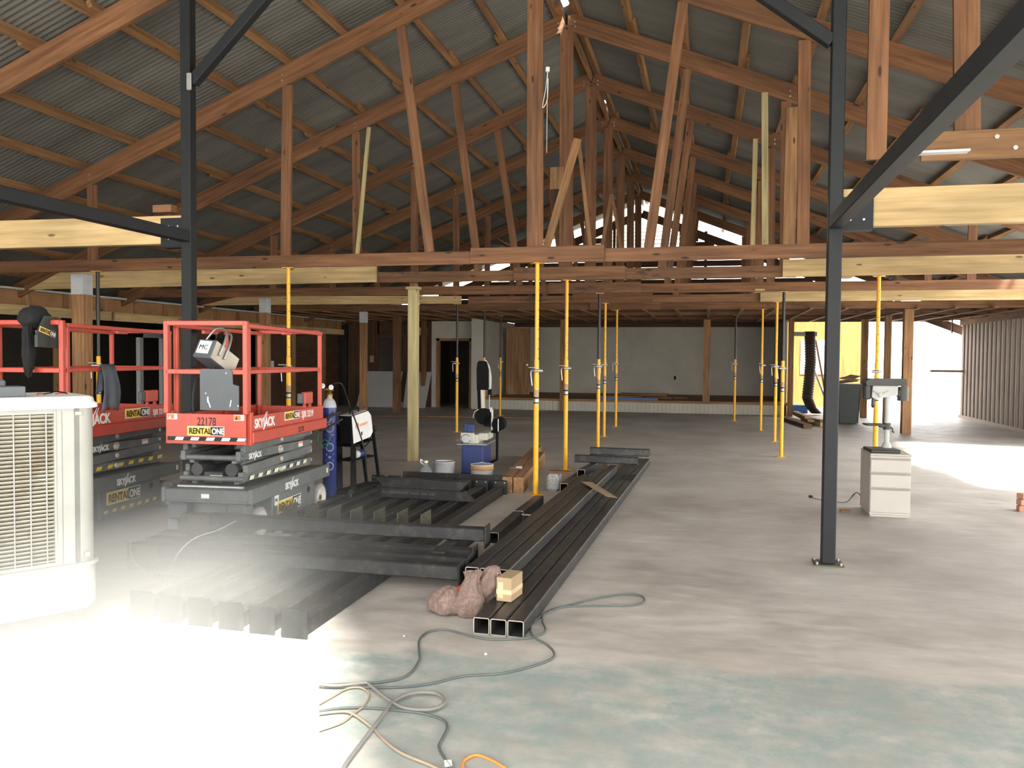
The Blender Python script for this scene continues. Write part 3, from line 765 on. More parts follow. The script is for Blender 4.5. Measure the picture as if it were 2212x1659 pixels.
solo('steel_beam', MB().box(-4.85, -4.75, -1.8, 6.915, 2.70, 2.80, .006), 'steel', 'black steel beam running from the left column out over the left lift', 'beam')
for x in (.975, -4.8):
    c = steel_col(x, -1.85, 'black steel column behind the viewer at the open front, %s side' % ('right' if x > 0 else 'left'), 2.9, 1)
w_ = MB(); w_.cyl((-4.745, 6.90, 4.28), (-4.745, 6.90, 4.10), .012, 8); solo('weld_bead', MB().obox((-4.745, 6.905, 4.19), ((1, 0, 0), (0, 1, 0), (0, 0, 1)), (.05, .02, .16), .006), 'galv', 'silvery weld patch where the left knee brace meets its column', 'weld')
for s_, cx, lab in ((1, 1.13, 'black steel saddle plate joining the right pine beam to its column'), (-1, -4.98, 'black steel saddle plate joining the left pine beam to its column')):
    t = thing('saddle_bracket', (cx, 6.96, 2.68), lab, 'bracket')
    MB().box(cx-.13, cx+.13, 6.975, 6.985, 2.66+(.01 if s_ < 0 else 0), 2.94 if s_ < 0 else 2.92).build('plate', 'steel', t, world=True)
    MB().box(cx-.13, cx+.13, 6.985, 7.10, 2.66, 2.672).build('seat', 'steel', t, world=True)
    bo = MB()
    for dx in (-.04, .06):
        for dz in (.06, .18): bo.cyl((cx+dx, 6.975, 2.68+dz), (cx+dx, 6.967, 2.68+dz), .009, 8)
    bo.build('bolts', 'galv', t, world=True)
c = atX(1945, 347, 1.02); solo('angle_tab', MB().box(1.0, 1.36, c.y-.03, c.y+.04, 2.765, 2.775), 'galv', 'small steel tab plate lying on the right overhead beam', 'bracket')

# ------------------------------------------------------------------ scissor lifts
def decal(mb, slot, o, u, v, w, h, d=.002):
    mb.use(slot); o = Vector(o); u = Vector(u).normalized(); v = Vector(v).normalized(); n = u.cross(v)
    mb.obox(o+u*w/2+v*h/2+n*d/2, (u, v, n), (w, h, d))
def rental(parent, o, u, v, w):
    # yellow and black hire company plate with its lettering
    h = w*.235; o = Vector(o); u = Vector(u).normalized(); v = Vector(v).normalized(); n = u.cross(v)
    mb = MB(); decal(mb, 'letterwhite', o, u, v, w, h, .0015)
    e = w*.012; decal(mb, 'yellowsticker', o+u*e+v*e+n*.0015, u, v, w*.62, h-2*e, .0008); decal(mb, 'letterblack', o+u*(w*.63)+v*e+n*.0015, u, v, w*.355, h-2*e, .0009)
    mb.build('hire_plate', None, parent)
    text('RENTAL', h*.86, o+u*w*.045+v*h*.2+n*.0025, u, v, 'letterblack', parent, bold=.035, sx=w*.56/(h*.86*3.35))
    text('ONE', h*.86, o+u*w*.665+v*h*.2+n*.0025, u, v, 'letterwhite', parent, bold=.035, sx=w*.29/(h*.86*1.85))
def skyjack(parent, o, u, v, size, col='letterwhite'):
    n = Vector(u).normalized().cross(Vector(v).normalized()); o = Vector(o)+n*.002
    text('SKYJACK', size, o, u, v, col, parent, bold=.03, sx=.86, shear=0)
    u = Vector(u).normalized(); v = Vector(v).normalized(); mb = MB()
    for k in (0, 1): mb.prism([o+u*size*(1.62+.22*k)+v*size*.70, o+u*size*(1.72+.22*k)+v*size*.70, o+u*size*(2.0+.22*k)+v*size*1.15, o+u*size*(1.95+.22*k)+v*size*1.15], n*.001)
    mb.build('lettering_strokes', col, parent)
def make_lift(loc, phi, label, W=.74, L=1.69, full=True, code='SJIII 3219'):
    # local frame: x from -W (left) to 0 (right), y from 0 (front) to L (back)
    t = thing('scissor_lift', loc, label, 'scissor lift', phi)
    X, Yv, Z = Vector((1, 0, 0)), Vector((0, 1, 0)), Vector((0, 0, 1))
    hb, ht, hm = .87, 1.93, 1.49; tb = 1.125
    # platform
    pf = thing('platform', (0, 0, 0), '', ''); 
    for k in ('label', 'category'):
        if k in pf: del pf[k]
    pf.parent = t
    def P(nm, mb, mat=None, par=None): return mb.build(nm, mat, par or t)
    bpy.data.objects.remove(pf)
    tr_ = MB(); tr_.box(-W, 0, 0, L, hb+.02, hb+.05); deck = P('deck', tr_, 'grey')
    a = MB(); a.box(-W-.005, .005, -.012, 0, hb, tb, .003); a.box(-W-.005, .005, -.014, .012, hb-.01, hb+.012, .003); P('front_toe_board', a, 'red')
    for sx_ in (0, 1):
        x0 = .0 if sx_ else -W
        a = MB(); s = 1 if sx_ else -1
        a.box(x0-.012, x0+.012, .06, L, hb+.10, tb-.02, .003)
        a.box(x0-.02 if sx_ else x0-.045, x0+.045 if sx_ else x0+.02, .05, L+.02, hb-.005, hb+.10, .008)
        a.box(x0-.025, x0+.03, .03, .085, hb-.02, tb+.02, .006)
        P('side_toe_board', a, 'red')
    a = MB(); a.box(-W, 0, L-.012, L+.006, hb, tb-.03, .003); P('rear_toe_board', a, 'red')
    r = .019
    def rail(nm, segs, rr=r, mat='red'):
        mb = MB()
        for p, q in segs:
            mb.board(p, q, rr*2, rr*2, bev=.005)
        return P(nm, mb, mat)
    z1 = ht-r
    rail('front_guard_rail', [((-W, 0, tb), (-W, 0, ht)), ((0, 0, tb), (0, 0, ht)), ((-W, 0, z1), (0, 0, z1)), ((-W, 0, hm), (0, 0, hm))], .021)
    for sx_ in (0, 1):
        x = -.03 if sx_ else -W+.03
        rail('side_guard_rail', [((x, .10, hb+.1), (x, .10, z1)), ((x+.015, .07, z1-.02), (x+.015, L, z1-.045)), ((x, .10, hm), (x, L, hm)), ((x+.01, L-.02, hb+.1), (x+.01, L-.02, z1-.03)), ((x, .55 if not sx_ else .80, z1-.06), (x, .80 if not sx_ else .95, z1-.06))]+([((x, .98, hb+.1), (x, .98, z1-.05))] if not sx_ else []))
    rail('rear_guard_rail', [((-W+.03, L, z1-.03), (-.03, L, z1-.03)), ((-W+.03, L, hm), (-.03, L, hm))])
    # scissor stack
    for k, (za, zb, yo) in enumerate(((.50, .585, .10), (.595, .68, .16), (.69, .775, .06), (.785, .865, .12))):
        for sx_ in (0, 1):
            x0 = -.11+.015*(k % 2) if sx_ else -W+.11-.015*(k % 2)
            mb = MB(); tilt = .018*(1 if k % 2 else -1)
            mb.board((x0, yo, (za+zb)/2-tilt), (x0, L-.10, (za+zb)/2+tilt), zb-za, .045, bev=.006)
            mb.board((x0-(.06 if sx_ else -.06), yo+.04, (za+zb)/2+tilt), (x0-(.06 if sx_ else -.06), L-.14, (za+zb)/2-tilt), zb-za-.01, .045, bev=.006)
            P('scissor_arm', mb, 'grey')
    for zz in (.545, .73): P('cross_tube', MB().cyl((-W+.07, .10, zz), (-.07, .10, zz), .024, 14), 'grey')
    for zz in (.54, .64, .73, .83): P('pivot_pin', MB().cyl((-W+.06, L/2, zz), (-.06, L/2, zz), .022, 14), 'sawwhite'); P('pivot_pin', MB().cyl((-W+.07, L-.12, zz), (-.07, L-.12, zz), .018, 10), 'galv')
    P('roller_bar', MB().cyl((-W+.06, .07, .475), (-.06, .07, .475), .016, 12), 'galv')
    mb = MB(); mb.cyl((-W/2+.02, .16, .52), (-W/2+.02, 1.1, .78), .045, 16); mb.cyl((-W/2-.16, .12, .62), (-W/2-.16, .35, .62), .055, 16); mb.cyl((-W/2+.17, .12, .62), (-W/2+.17, .3, .62), .06, 16)
    mb.box(-W/2-.10, -W/2+.08, .13, .2, .50, .60, .006); P('hydraulic_cylinder', mb, 'drill')
    # chassis
    mb = MB(); mb.box(-W-.04, .04, .0, L+.06, .36, .46, .008); mb.box(-W-.02, .02, .0, .06, .34, .37, .01)
    mb.box(-W-.055, -W-.02, -.01, L+.07, .345, .475, .006); mb.box(.02, .055, -.01, L+.07, .345, .475, .006); P('chassis_skirt', mb, 'grey')
    mb = MB(); mb.box(-W+.02, .035, .44, L-.28, .10, .36, .012); mb.box(-W+.16, -.16, .10, L-.1, .12, .34, .01); mb.box(-W+.02, .038, .42, .46, .08, .36, .006); P('tray', mb, 'grey')
    mb = MB(); mb.cyl((.0391, L-.45, .285), (.0393, L-.45, .285), .032, 18); P('tray_hole', mb, 'letterblack')
    for sx_ in (0, 1):
        s = 1 if sx_ else -1; xw = .02 if sx_ else -W-.02
        mb = MB(); mb.box(min(xw-s*.02, xw-s*.20), max(xw-s*.02, xw-s*.20), -.02, .14, .19, .34, .02); mb.box(min(xw-s*.12, xw-s*.21), max(xw-s*.12, xw-s*.21), -.0, .12, .06, .24, .02)
        mb.board((xw-s*.20, .06, .06), (xw-s*.30, .05, .02), .08, .10); P('steer_knuckle', mb, 'panelgrey')
        for yy, fr in ((.20, True), (1.57, False)):
            wh = MB(); wx0, wx1 = xw-s*.085, xw+s*.02
            R_ = .145
            wh.use('tyre').lathe((wx0, yy, R_), [(.05, 0), (.135, 0), (R_, .008), (R_, .095), (.135, .105), (.118, .105)], 32, (s, 0, 0), cap=False)
            wh.use('rim').lathe((wx0, yy, R_), [(.118, .105), (.108, .10), (.10, .075), (.04, .070), (.036, .085), (.001, .088)], 32, (s, 0, 0), cap=False)
            wo = P('wheel', wh)
            MB().cyl((wx0+s*.084, yy, R_), (wx0+s*.098, yy, R_), .026, 14).build('hub', 'brass', wo)
    mb = MB(); mb.use('grey').box(-W/2-.08, -W/2+.04, -.05, .02, .19, .26, .01); mb.use('galv').box(-W/2+.0, -W/2+.07, -.07, .0, .19, .27, .008); mb.use('galv').cyl((-W/2+.07, -.04, .25), (-W/2+.13, -.04, .25), .007); mb.cyl((-W/2+.07, -.04, .21), (-W/2+.13, -.04, .21), .007)
    P('tow_block', mb)
    # stickers and writing
    mb = MB()
    for k in range(5): mb.use('letterwhite').prism([(-W+.08+k*.145, -.0135, .892), (-W+.155+k*.145, -.0135, .892), (-W+.17+k*.145 if k < 4 else -W+.165+k*.145, -.0135, .92), (-W+.095+k*.145, -.0135, .92)], (0, -.001, 0))
    mb.use('letterblack').box(-W+.01, -.0, -.0133, -.012, .888, .924)
    P('hazard_stripe', mb)
    for x in (-W+.01, -.105):
        mb = MB()
        decal(mb, 'letterwhite', (x, -.012, 1.072), X, Z, .095, .05); decal(mb, 'orangesticker', (x+(.004 if x < -.3 else .002), -.0141, 1.076), X, Z, .062, .042, .0008)
        mb.use('letterblack' if x > -.3 else 'letterwhite').prism([(x+.012, -.015, 1.08), (x+.035, -.015, 1.08), (x+.028, -.015, 1.112)], (0, -.0008, 0))
        P('warning_sticker', mb)
    for q_ in (((-W/2-.05, 0.0-.0005, .385), .075, .038), ((-W/2-.04, .128, .525), .12, .045), ((-W/2-.075, -.0505, .205), .06, .035)):
        mb = MB(); decal(mb, 'letterwhite', q_[0], X, Z, q_[1], q_[2]); P('white_label', mb)
    if full:
        text('22178', .10, (-W+.29, -.0125, 1.024), X, Z, 'letterblack', t, bold=.004, sx=.72)
        rental(t, (-W+.20, -.012, .935), X, Z, .345)
    # right side writing: reads along +y
    xs = .012; 
    if full:
        skyjack(t, (xs, .13, .995), Yv, Z, .115); rental(t, (xs+.0, .74, 1.015), Yv, Z, .34)
        text(code, .095, (xs+.001, 1.13, 1.015), Yv, Z, 'letterwhite', t, bold=.005, sx=.82)
        text('22178', .075, (.0455, .98, .885), Yv, Z, 'letterblack', t, bold=.0, sx=.7)
    else:
        skyjack(t, (xs, .18, .985), Yv, Z, .13); rental(t, (xs+.0, .86, 1.0), Yv, Z, .40)
        text(code, .085, (xs+.001, 1.32, 1.005), Yv, Z, 'letterwhite', t, bold=.005, sx=.7)
    skyjack(t, (-.0865+.0, .22 if full else .5, .708), Yv, Z, .07); 
    mb = MB()
    for k in range(8 if full else 9):
        y0 = .20+k*.165
        mb.use('yellowsticker' if not full else 'sidingcream').prism([(-.0715, y0, .525), (-.0715, y0+.075, .525), (-.0715, y0+.095, .56), (-.0715, y0+.02, .56)], (.001, 0, 0))
    if not full:
        for k in range(7):
            y0 = .48+k*.13; mb.use('yellowsticker').prism([(.0385, y0, .125), (.0385, y0+.06, .125), (.0385, y0+.075, .155), (.0385, y0+.015, .155)], (.001, 0, 0))
    P('arm_hazard_stripe', mb); mb = MB()
    mb.use('letterwhite').prism([(-.0865, .86+.045*math.cos(q*math.pi/8), .73+.037*math.sin(q*math.pi/8)) for q in range(16)], (.001, 0, 0))
    mb.use('redsticker').prism([(-.0855, .86+.038*math.cos(q*math.pi/8), .73+.031*math.sin(q*math.pi/8)) for q in range(16)], (.001, 0, 0))
    mb.use('letterwhite').prism([(-.0845, .86+.028*math.cos(q*math.pi/8), .73+.023*math.sin(q*math.pi/8)) for q in range(16)], (.001, 0, 0))
    P('warning_sticker', mb); mb = MB()
    decal(mb, 'letterwhite', (-.0865, 1.28, .705), Yv, Z, .10, .05); decal(mb, 'orangesticker', (-.0845, 1.285, .738), Yv, Z, .09, .012)
    P('warning_sticker', mb); mb = MB()
    decal(mb, 'sidingcream', (.055, L-.02, .39), Yv, Z, .035, .05)
    P('reflector', mb)
    skyjack(t, (.0555, .66, .372), Yv, Z, .085)
    rental(t, (.038, .53, .155 if full else .20), Yv, Z, .52)
    if full:
        mb = MB(); decal(mb, 'letterwhite', (.0385, .47, .25), Yv, Z, .085, .095, .001); P('owner_sticker', mb)
        text('MC', .045, (.041, .478, .283), Yv, Z, 'letterblack', t, bold=0, sx=.9)
    mb = MB(); mb.use('red').box(-.035, .012, 1.22, 1.42, tb+.02, tb+.14, .008); mb.use('red').box(-.02, .0, 1.24, 1.27, tb-.03, tb+.03); mb.use('red').box(-.02, .0, 1.37, 1.40, tb-.03, tb+.03); mb.use('panelgrey').box(-.04, .0, 1.14, 1.22, tb+.03, tb+.13, .006)
    P('outlet_cover', mb)
    return t
l1 = make_lift((-3.853, 6.387, 0), .0677, 'front red and grey scissor lift numbered 22178, right of the cream cooler')
l2 = make_lift((-5.50, 6.15, 0), .0677, 'rear left scissor lift partly hidden behind the cream cooler', full=False, code='SJIII 3219')
for ch in list(l2.children):
    pass
# grey notched plate and control box on the front lift
pl_ = MB(); lp = Vector
def l1w(x, y, z): return l1.matrix_basis @ Vector((x, y, z))
t = thing('control_panel_plate', l1w(-.275, -.03, 1.15), 'dark slate notched plate hooked inside the front rail of the lift', 'panel', .0677)
a = MB(); a.prism([(-.135, 0, .01), (.225, 0, .01), (.225, 0, .22), (.17, 0, .235), (.165, 0, .345), (.145, 0, .365), (-.12, 0, .365), (-.135, 0, .35)], (0, .012, 0)); a.build('plate', 'panelgrey', t)
a = MB(); a.obox((-.06, -.002, .10), ((1, 0, .0), (0, 1, 0), (0, 0, 1)), (.012, .003, .05)); a.obox((-.05, -.002, .07), ((1, 0, .35), (0, 1, 0), (-.35, 0, 1)), (.01, .003, .08)); a.obox((.15, -.002, .07), ((1, 0, -.2), (0, 1, 0), (.2, 0, 1)), (.008, .003, .06)); a.obox((-.08, -.002, .155), ((1, 0, 0), (0, 1, 0), (0, 0, 1)), (.01, .003, .01)); a.obox((.11, -.002, .33), ((1, 0, 0), (0, 1, 0), (0, 0, 1)), (.008, .003, .012)); a.obox((.22, -.002, .05), ((1, 0, 0), (0, 1, 0), (0, 0, 1)), (.01, .003, .012))
a.build('paint_drips', 'letterwhite', t)
c0 = l1w(-.36, .10, 1.645)
t = thing('control_box', c0, 'grey lift control box with white MC sticker hanging tilted on the front rail', 'control box', rot=(math.radians(-27), math.radians(4), math.radians(-6)))
a = MB(); a.box(-.075, .075, -.10, .19, -.075, .065, .008); a.build('case', 'panelgrey', t); t.scale = (1.25, 1.25, 1.25)
a = MB(); a.box(.0752, .0765, -.095, .185, -.07, .06); a.build('side_plate', 'bare', t)
a = MB(); decal(a, 'letterwhite', (-.055, -.1005, -.045), (1, 0, 0), (0, 0, 1), .10, .095, .001); a.build('owner_sticker', None, t)
text('MC', .05, (-.045, -.1025, -.015), (1, 0, 0), (0, 0, 1), 'letterblack', t, bold=0, sx=1.0)
a = MB()
for y in (-.03, .03): a.tube([(.085, y, -.02), (.085, y, .08), (.06, y+.01, .17), (.0, y+.02, .20)], .008, 8)
a.tube([(0, -.01, .20), (-.06, 0, .19), (-.12, .02, .11), (-.13, .03, .06)], .008, 8); a.build('guard_handles', 'galv', t)
a = MB(); a.cyl((.01, .02, .06), (.0, .02, .12), .02, 12); a.cyl((0, .02, .12), (-.005, .02, .16), .028, 12); a.build('joystick', 'black', t)
a = MB(); a.tube([(0, .05, -.07), (.0, .08, -.11), (-.08, .10, -.13), (-.18, .14, -.16), (-.17, .2, -.34), (-.14, .28, -.44)], .009, 8); a.build('cable', 'rubber', t)
# black cloth cap/jacket, document box and rag on the rear left lift
def l2w(x, y, z): return l2.matrix_basis @ Vector((x, y, z))
from mathutils import noise as mno
def crease(center, ax, n=26, seed=1, amp=.3, freq=2.2):
    mb = MB(); c = Vector(center); vs = []; fs = []; off = Vector((seed*3.1, seed*1.7, seed*.9))
    for i in range(n+1):
        th = math.pi*i/n
        for j in range(2*n):
            f = math.pi*j/n; d = Vector((math.sin(th)*math.cos(f), math.sin(th)*math.sin(f), math.cos(th)))
            k = 1+amp*(1-2*abs(mno.noise(d*freq+off)))*.6-amp*.25+amp*.35*(1-2*abs(mno.noise(d*freq*2.7+off)))
            vs.append(Vector((c.x+ax[0]*k*d.x, c.y+ax[1]*k*d.y, c.z+ax[2]*k*d.z)))
    for i in range(n):
        for j in range(2*n): fs.append([i*2*n+j, (i+1)*2*n+j, (i+1)*2*n+(j+1) % (2*n), i*2*n+(j+1) % (2*n)])
    mb.add(vs, fs, None, True); return mb
def lump(center, ax, n=20, seed=1, rag=.1):
    rnd = random.Random(seed); mb = MB(); c = Vector(center); vs = []; fs = []; ph = [rnd.uniform(0, 6) for _ in range(6)]
    for i in range(n+1):
        th = math.pi*i/n
        for j in range(2*n):
            f = math.pi*j/n
            k = 1+rag*(math.sin(3*f+ph[0]+2*th)+.6*math.sin(5*f+ph[1])*math.sin(3*th+ph[2])+.4*math.sin(8*th+ph[3]+f))
            vs.append(c+Vector((ax[0]*math.sin(th)*math.cos(f), ax[1]*math.sin(th)*math.sin(f), ax[2]*math.cos(th)))*1.0*k if False else Vector((c.x+ax[0]*k*math.sin(th)*math.cos(f), c.y+ax[1]*k*math.sin(th)*math.sin(f), c.z+ax[2]*k*math.cos(th))))
    for i in range(n):
        for j in range(2*n): fs.append([i*2*n+j, (i+1)*2*n+j, (i+1)*2*n+(j+1) % (2*n), i*2*n+(j+1) % (2*n)])
    mb.add(vs, fs, None, True); return mb
ja = atX(75, 690, -5.75)
j_ = MB(); 
jm = crease((ja.x, ja.y, 1.95), (.09, .15, .10), 20, 3, .2, 1.6)
jm2 = crease((ja.x+.0, ja.y-.07, 1.70), (.04, .06, .24), 20, 5, .3, 1.8)
t = thing('black_jacket', (ja.x, ja.y, 1.5), 'black cap shaped jacket draped over the top rail of the rear left lift', 'jacket')
jm.build('hood', 'blackcloth', t, world=True); jm2.build('sleeve', 'blackcloth', t, world=True)
db = atX(98, 720, -5.62)
t = thing('document_box', (db.x, db.y, db.z-.12), 'dark green document box with yellow plate on the rear left lift rail', 'box', .0677+0)
a = MB(); a.prism([(0, -.13, 0), (0, .13, -.01), (0, .13, .16), (0, .05, .27), (0, -.02, .27), (0, -.13, .10)], (.03, 0, 0)); a.build('case', 'can', t)
rental(t, (.031, -.115, .135), Vector((0, 1, -.28)), Vector((0, .28, 1)), .20)
# rag
rg = MB(); vs = []; fs = []; nu, nv = 22, 14
for i in range(nu+1):
    for j in range(nv+1):
        u_ = i/nu; v_ = j/nv
        y_ = -.10+.20*v_+.03*math.sin(6*u_)
        if u_ < .5: zz = -.38*(1-u_*2)-.09*abs(v_-.5); xx = .028
        else: zz = -.24*(u_*2-1)*(1.1-.5*v_); xx = -.028
        if abs(u_-.5) < .03: xx = 0; zz = .022
        fold = .014*math.sin(11*v_+4*u_)*(abs(u_-.5)*2)
        vs.append((xx+fold, y_*(1+.25*math.sin(5*u_+1))-.0, zz)); 
for i in range(nu):
    for j in range(nv): fs.append([i*(nv+1)+j, (i+1)*(nv+1)+j, (i+1)*(nv+1)+j+1, i*(nv+1)+j+1])
rp = atX(231, 785, -5.53)
rg.add([Vector(v)+Vector((-5.53, rp.y, 1.515)) for v in vs], fs, None, True)
ro_ = solo('rag', rg, 'cloth', 'slate grey rag hanging over the middle rail of the rear left lift', 'cloth')
sm = ro_.modifiers.new('thick', 'SOLIDIFY'); sm.thickness = .004

# ------------------------------------------------------------------ evaporative cooler
ca, cb_ = Vector((-3.90, 3.90, 0)), Vector((-3.615, 4.33, 0)); fd = (cb_-ca).normalized(); phi = math.atan2(fd.y, fd.x)
ac = thing('evaporative_cooler', (cb_.x, cb_.y, 0), 'large cream evaporative cooler with slatted front, cut off by the left edge', 'cooler', phi)
# local: +x along the face towards its right corner, face at y=0 looking -y ; box extends to +y
AW, AD, AH = 1.05, .70, 1.385
def rrect(x0, x1, y0, y1, r, z):
    o = []
    for cx_, cy_, a0 in ((x1-r, y1-r, 0), (x0+r, y1-r, 90), (x0+r, y0+r, 180), (x1-r, y0+r, 270)):
        for k in range(5): th = math.radians(a0+22.5*k); o.append(Vector((cx_+r*math.cos(th), cy_+r*math.sin(th), z)))
    return o
def loft(mb, rings, cap=True):
    n = len(rings[0]); vs = [p for R_ in rings for p in R_]; fs = []
    for i in range(len(rings)-1):
        for j in range(n): fs.append([i*n+j, i*n+(j+1) % n, (i+1)*n+(j+1) % n, (i+1)*n+j])
    mb.add(vs, fs, None, True)
    if cap: mb.add(rings[0], [list(range(n))[::-1]]); mb.add(rings[-1], [list(range(n))])
    return mb
a = MB(); loft(a, [rrect(-AW+.02, -.02, .02, AD-.02, .10, .085), rrect(-AW, 0, 0, AD, .10, .12), rrect(-AW+.0, 0, 0, AD, .10, .36)]); a.build('water_tank', 'cream', ac)
a = MB(); loft(a, [rrect(-AW-.015, .015, -.015, AD+.015, .11, .355), rrect(-AW-.015, .015, -.015, AD+.015, .11, .375)]); a.build('base_rim', 'cream', ac)
a = MB(); a.box(-.235, -.105, .012, .10, .375, AH-.07); loft(a, [rrect(-.235, -.005, .012, .24, .10, .375), rrect(-.235, -.005, .012, .24, .10, AH-.07)]); a.build('corner_column', 'cream', ac)
a = MB(); loft(a, [rrect(-AW+.005, -AW+.15, .012, .24, .06, .375), rrect(-AW+.005, -AW+.15, .012, .24, .06, AH-.07)]); a.build('corner_column', 'cream', ac)
a = MB(); a.box(-AW+.02, -.02, .24, AD-.01, .375, AH-.07, .02); a.build('rear_housing', 'cream', ac)
a = MB(); a.box(-AW+.14, -.2, .07, .09, .375, AH-.07); a.build('cooling_pad', 'pad', ac)
a = MB(); z = .40; k = 0
while z < AH-.10:
    a.obox((-AW/2-.03, .03, z), ((1, 0, 0), (0, .85, -.5), (0, .5, .85)), (AW-.36, .026, .009)); z += .0235
a.build('louvre_slats', 'creamdirty', ac)
a = MB()
for k in range(9): x = -AW+.17+k*.0845; a.box(x, x+.006, .012, .02, .39, AH-.09)
a.box(-AW+.14, -.235, .01, .05, .375, .395); a.box(-AW+.14, -.235, .01, .05, AH-.10, AH-.07); a.box(-.245, -.235, .006, .05, .375, AH-.07); a.build('louvre_frame', 'cream', ac)
a = MB(); loft(a, [rrect(-AW-.02, .02, -.02, AD+.02, .12, AH-.07), rrect(-AW-.02, .02, -.02, AD+.02, .12, AH-.045), rrect(-AW-.005, .005, -.005, AD+.005, .115, AH-.035), rrect(-AW-.0, .0, -.0, AD+.0, .115, AH-.01), rrect(-AW+.02, -.02, .02, AD-.02, .10, AH)]); a.build('lid', 'white', ac)
a = MB()
for x in (-.62, -.38, -.18): a.cyl((x, -.012, AH-.055), (x, -.024, AH-.055), .006, 8)
a.build('lid_screws', 'galv', ac)
a = MB(); a.box(-.13, -.09, .003, .012, AH-.115, AH-.09, .003); a.build('catch', 'cream', ac); a = MB(); a.cyl((-.07, .022, .42), (-.07, .003, .42), .016, 16); a.build('drain_cap', 'cream', ac)
for x in (-.14, -AW+.14):
    for y in (.14, AD-.14):
        w = MB(); w.cyl((x-.018, y, .042), (x+.018, y, .042), .042, 18); w.box(x-.025, x+.025, y-.02, y+.02, .07, .09); w.build('castor', 'rubber', ac)
aw = lambda x, y, z: ac.matrix_basis @ Vector((x, y, z))
b1 = thing('grey_box', aw(-.52, .16, AH), 'flat charcoal box lying on the lid of the cream cooler, front one', 'box', phi+.03)
MB().box(-.15, .15, -.06, .09, 0, .062, .004).build('body', 'panelgrey', b1)
b2 = thing('grey_case', aw(-.53, .40, AH), 'charcoal case behind the flat box on the cooler lid', 'box', phi)
MB().box(-.11, .11, -.06, .06, 0, .095, .01).build('body', 'panelgrey', b2)
sg_ = thing('safety_glasses', aw(-.20, .15, AH), 'red and black safety glasses lying on the cooler lid', 'glasses', phi+.2)
a = MB(); a.tube([(-.07, 0, .012), (-.035, -.02, .02), (0, -.006, .026), (.035, -.02, .02), (.07, 0, .012)], .004, 6); a.build('frame', 'black', sg_)
a = MB(); a.tube([(-.07, 0, .015), (-.075, .05, .014), (-.05, .12, .006)], .004, 6); a.tube([(.07, 0, .015), (.075, .05, .014), (.06, .12, .006)], .004, 6); a.build('temples', 'redsticker', sg_)

# ------------------------------------------------------------------ gas cylinder and welder
gp = atY(712, 1066, 8.45); gx, gy = gp.x, gp.y
d_g = math.hypot(gx, gy)
gc = thing('gas_cylinder', (gx, gy, 0), 'tall dark blue gas cylinder with twin gauges standing behind the front lift', 'gas cylinder', 0)
R_ = .077; HT = 1.15
MB().lathe((0, 0, 0), [(.04, 0), (R_-.01, 0), (R_, .015), (R_, HT-.09)], 32).build('body', 'bluetank', gc)
MB().lathe((0, 0, 0), [(R_+.0005, HT-.09), (R_-.004, HT-.06), (.06, HT-.02), (.04, HT+.005), (.03, HT+.01), (.028, HT+.05)], 32).build('shoulder', 'spray', gc)
a = MB(); a.lathe((0, 0, HT+.03), [(.034, 0), (.036, .03), (.022, .045), (.018, .09)], 16); a.cyl((-.03, -.02, HT+.11), (.05, -.02, HT+.11), .018, 12); a.cyl((.01, -.02, HT+.09), (.01, -.05, HT+.07), .016, 12); a.build('valve', 'brass', gc)
for x, z in ((-.055, HT+.15), (.045, HT+.135)):
    a = MB(); a.use('brass').cyl((x, -.02, HT+.11), (x, -.02, z), .008); a.use('black').cyl((x, -.03, z), (x, -.055, z), .033, 20); a.use('letterwhite').cyl((x, -.055, z), (x, -.057, z), .029, 20); a.use('letterblack').box(x-.002, x+.002, -.0585, -.057, z-.004, z+.02)
    a.build('gauge', None, gc)
for k, chh in enumerate('NEXAIR'): pass
# vertical lettering wrapped round the cylinder
wd = 'OXAIR'
for k, chh in enumerate(['O', 'X', 'O', 'N', 'O', 'S']):
    o = text(chh, .125, (0, 0, 0), (0, 0, 1), (-1, 0, 0), 'spray', gc, bold=0, sx=1.05, depth=.0004)
    z0 = .36+k*.105
    fa = math.radians(-64)
    for v in o.data.vertices:
        x_, y_, z_ = v.co      # z_ runs up along the word, x_ runs across the cylinder
        ang = fa+(x_+.045)/R_; rr = R_+.0012+y_*0
        v.co = Vector((math.cos(ang)*rr, math.sin(ang)*rr, z0+z_))
# welder on cart
wa, wb2 = at(731, 1085), at(795, 1066); wdv = (wb2-wa).normalized(); wphi = math.atan2(wdv.y, wdv.x)
wc = thing('welder_cart', (wa.x+.13, wa.y+.07, 0), 'black two shelf welding cart beside the blue cylinder', 'cart', wphi)
CL = (wb2-wa).length; wc.scale = (1, .58, 1)
a = MB(); a.box(-.10, CL+.02, 0.02, .34, .10, .125); a.build('bottom_shelf', 'black', wc)
a = MB(); a.prism([(-.0, .02, .12), (.12, .02, .12), (.10, .02, .80), (.0, .02, .88)], (0, .012, 0)); a.prism([(-.0, .33, .12), (.12, .33, .12), (.10, .33, .80), (.0, .33, .88)], (0, .012, 0)); a.build('back_frame', 'black', wc)
a = MB(); a.board((CL-.0, .03, .12), (CL-.16, .03, .80), .03, .05); a.board((CL-.0, .33, .12), (CL-.16, .33, .80), .03, .05); a.build('front_frame', 'black', wc)
a = MB(); a.box(.0, CL-.09, .02, .34, .45, .465); a.board((.0, .18, .62), (CL-.13, .18, .55+.10), .012, .32); a.build('shelves', 'black', wc)
a = MB(); a.cyl((-.02, .0, .072), (-.02, .035, .072), .072, 24); a.cyl((-.02, .33, .072), (-.02, .365, .072), .072, 24); wl_ = a.build('rear_wheels', 'rubber', wc)
a = MB(); a.cyl((-.02, -.003, .072), (-.02, .037, .072), .022, 16); a.build('hubs', 'galv', wc)
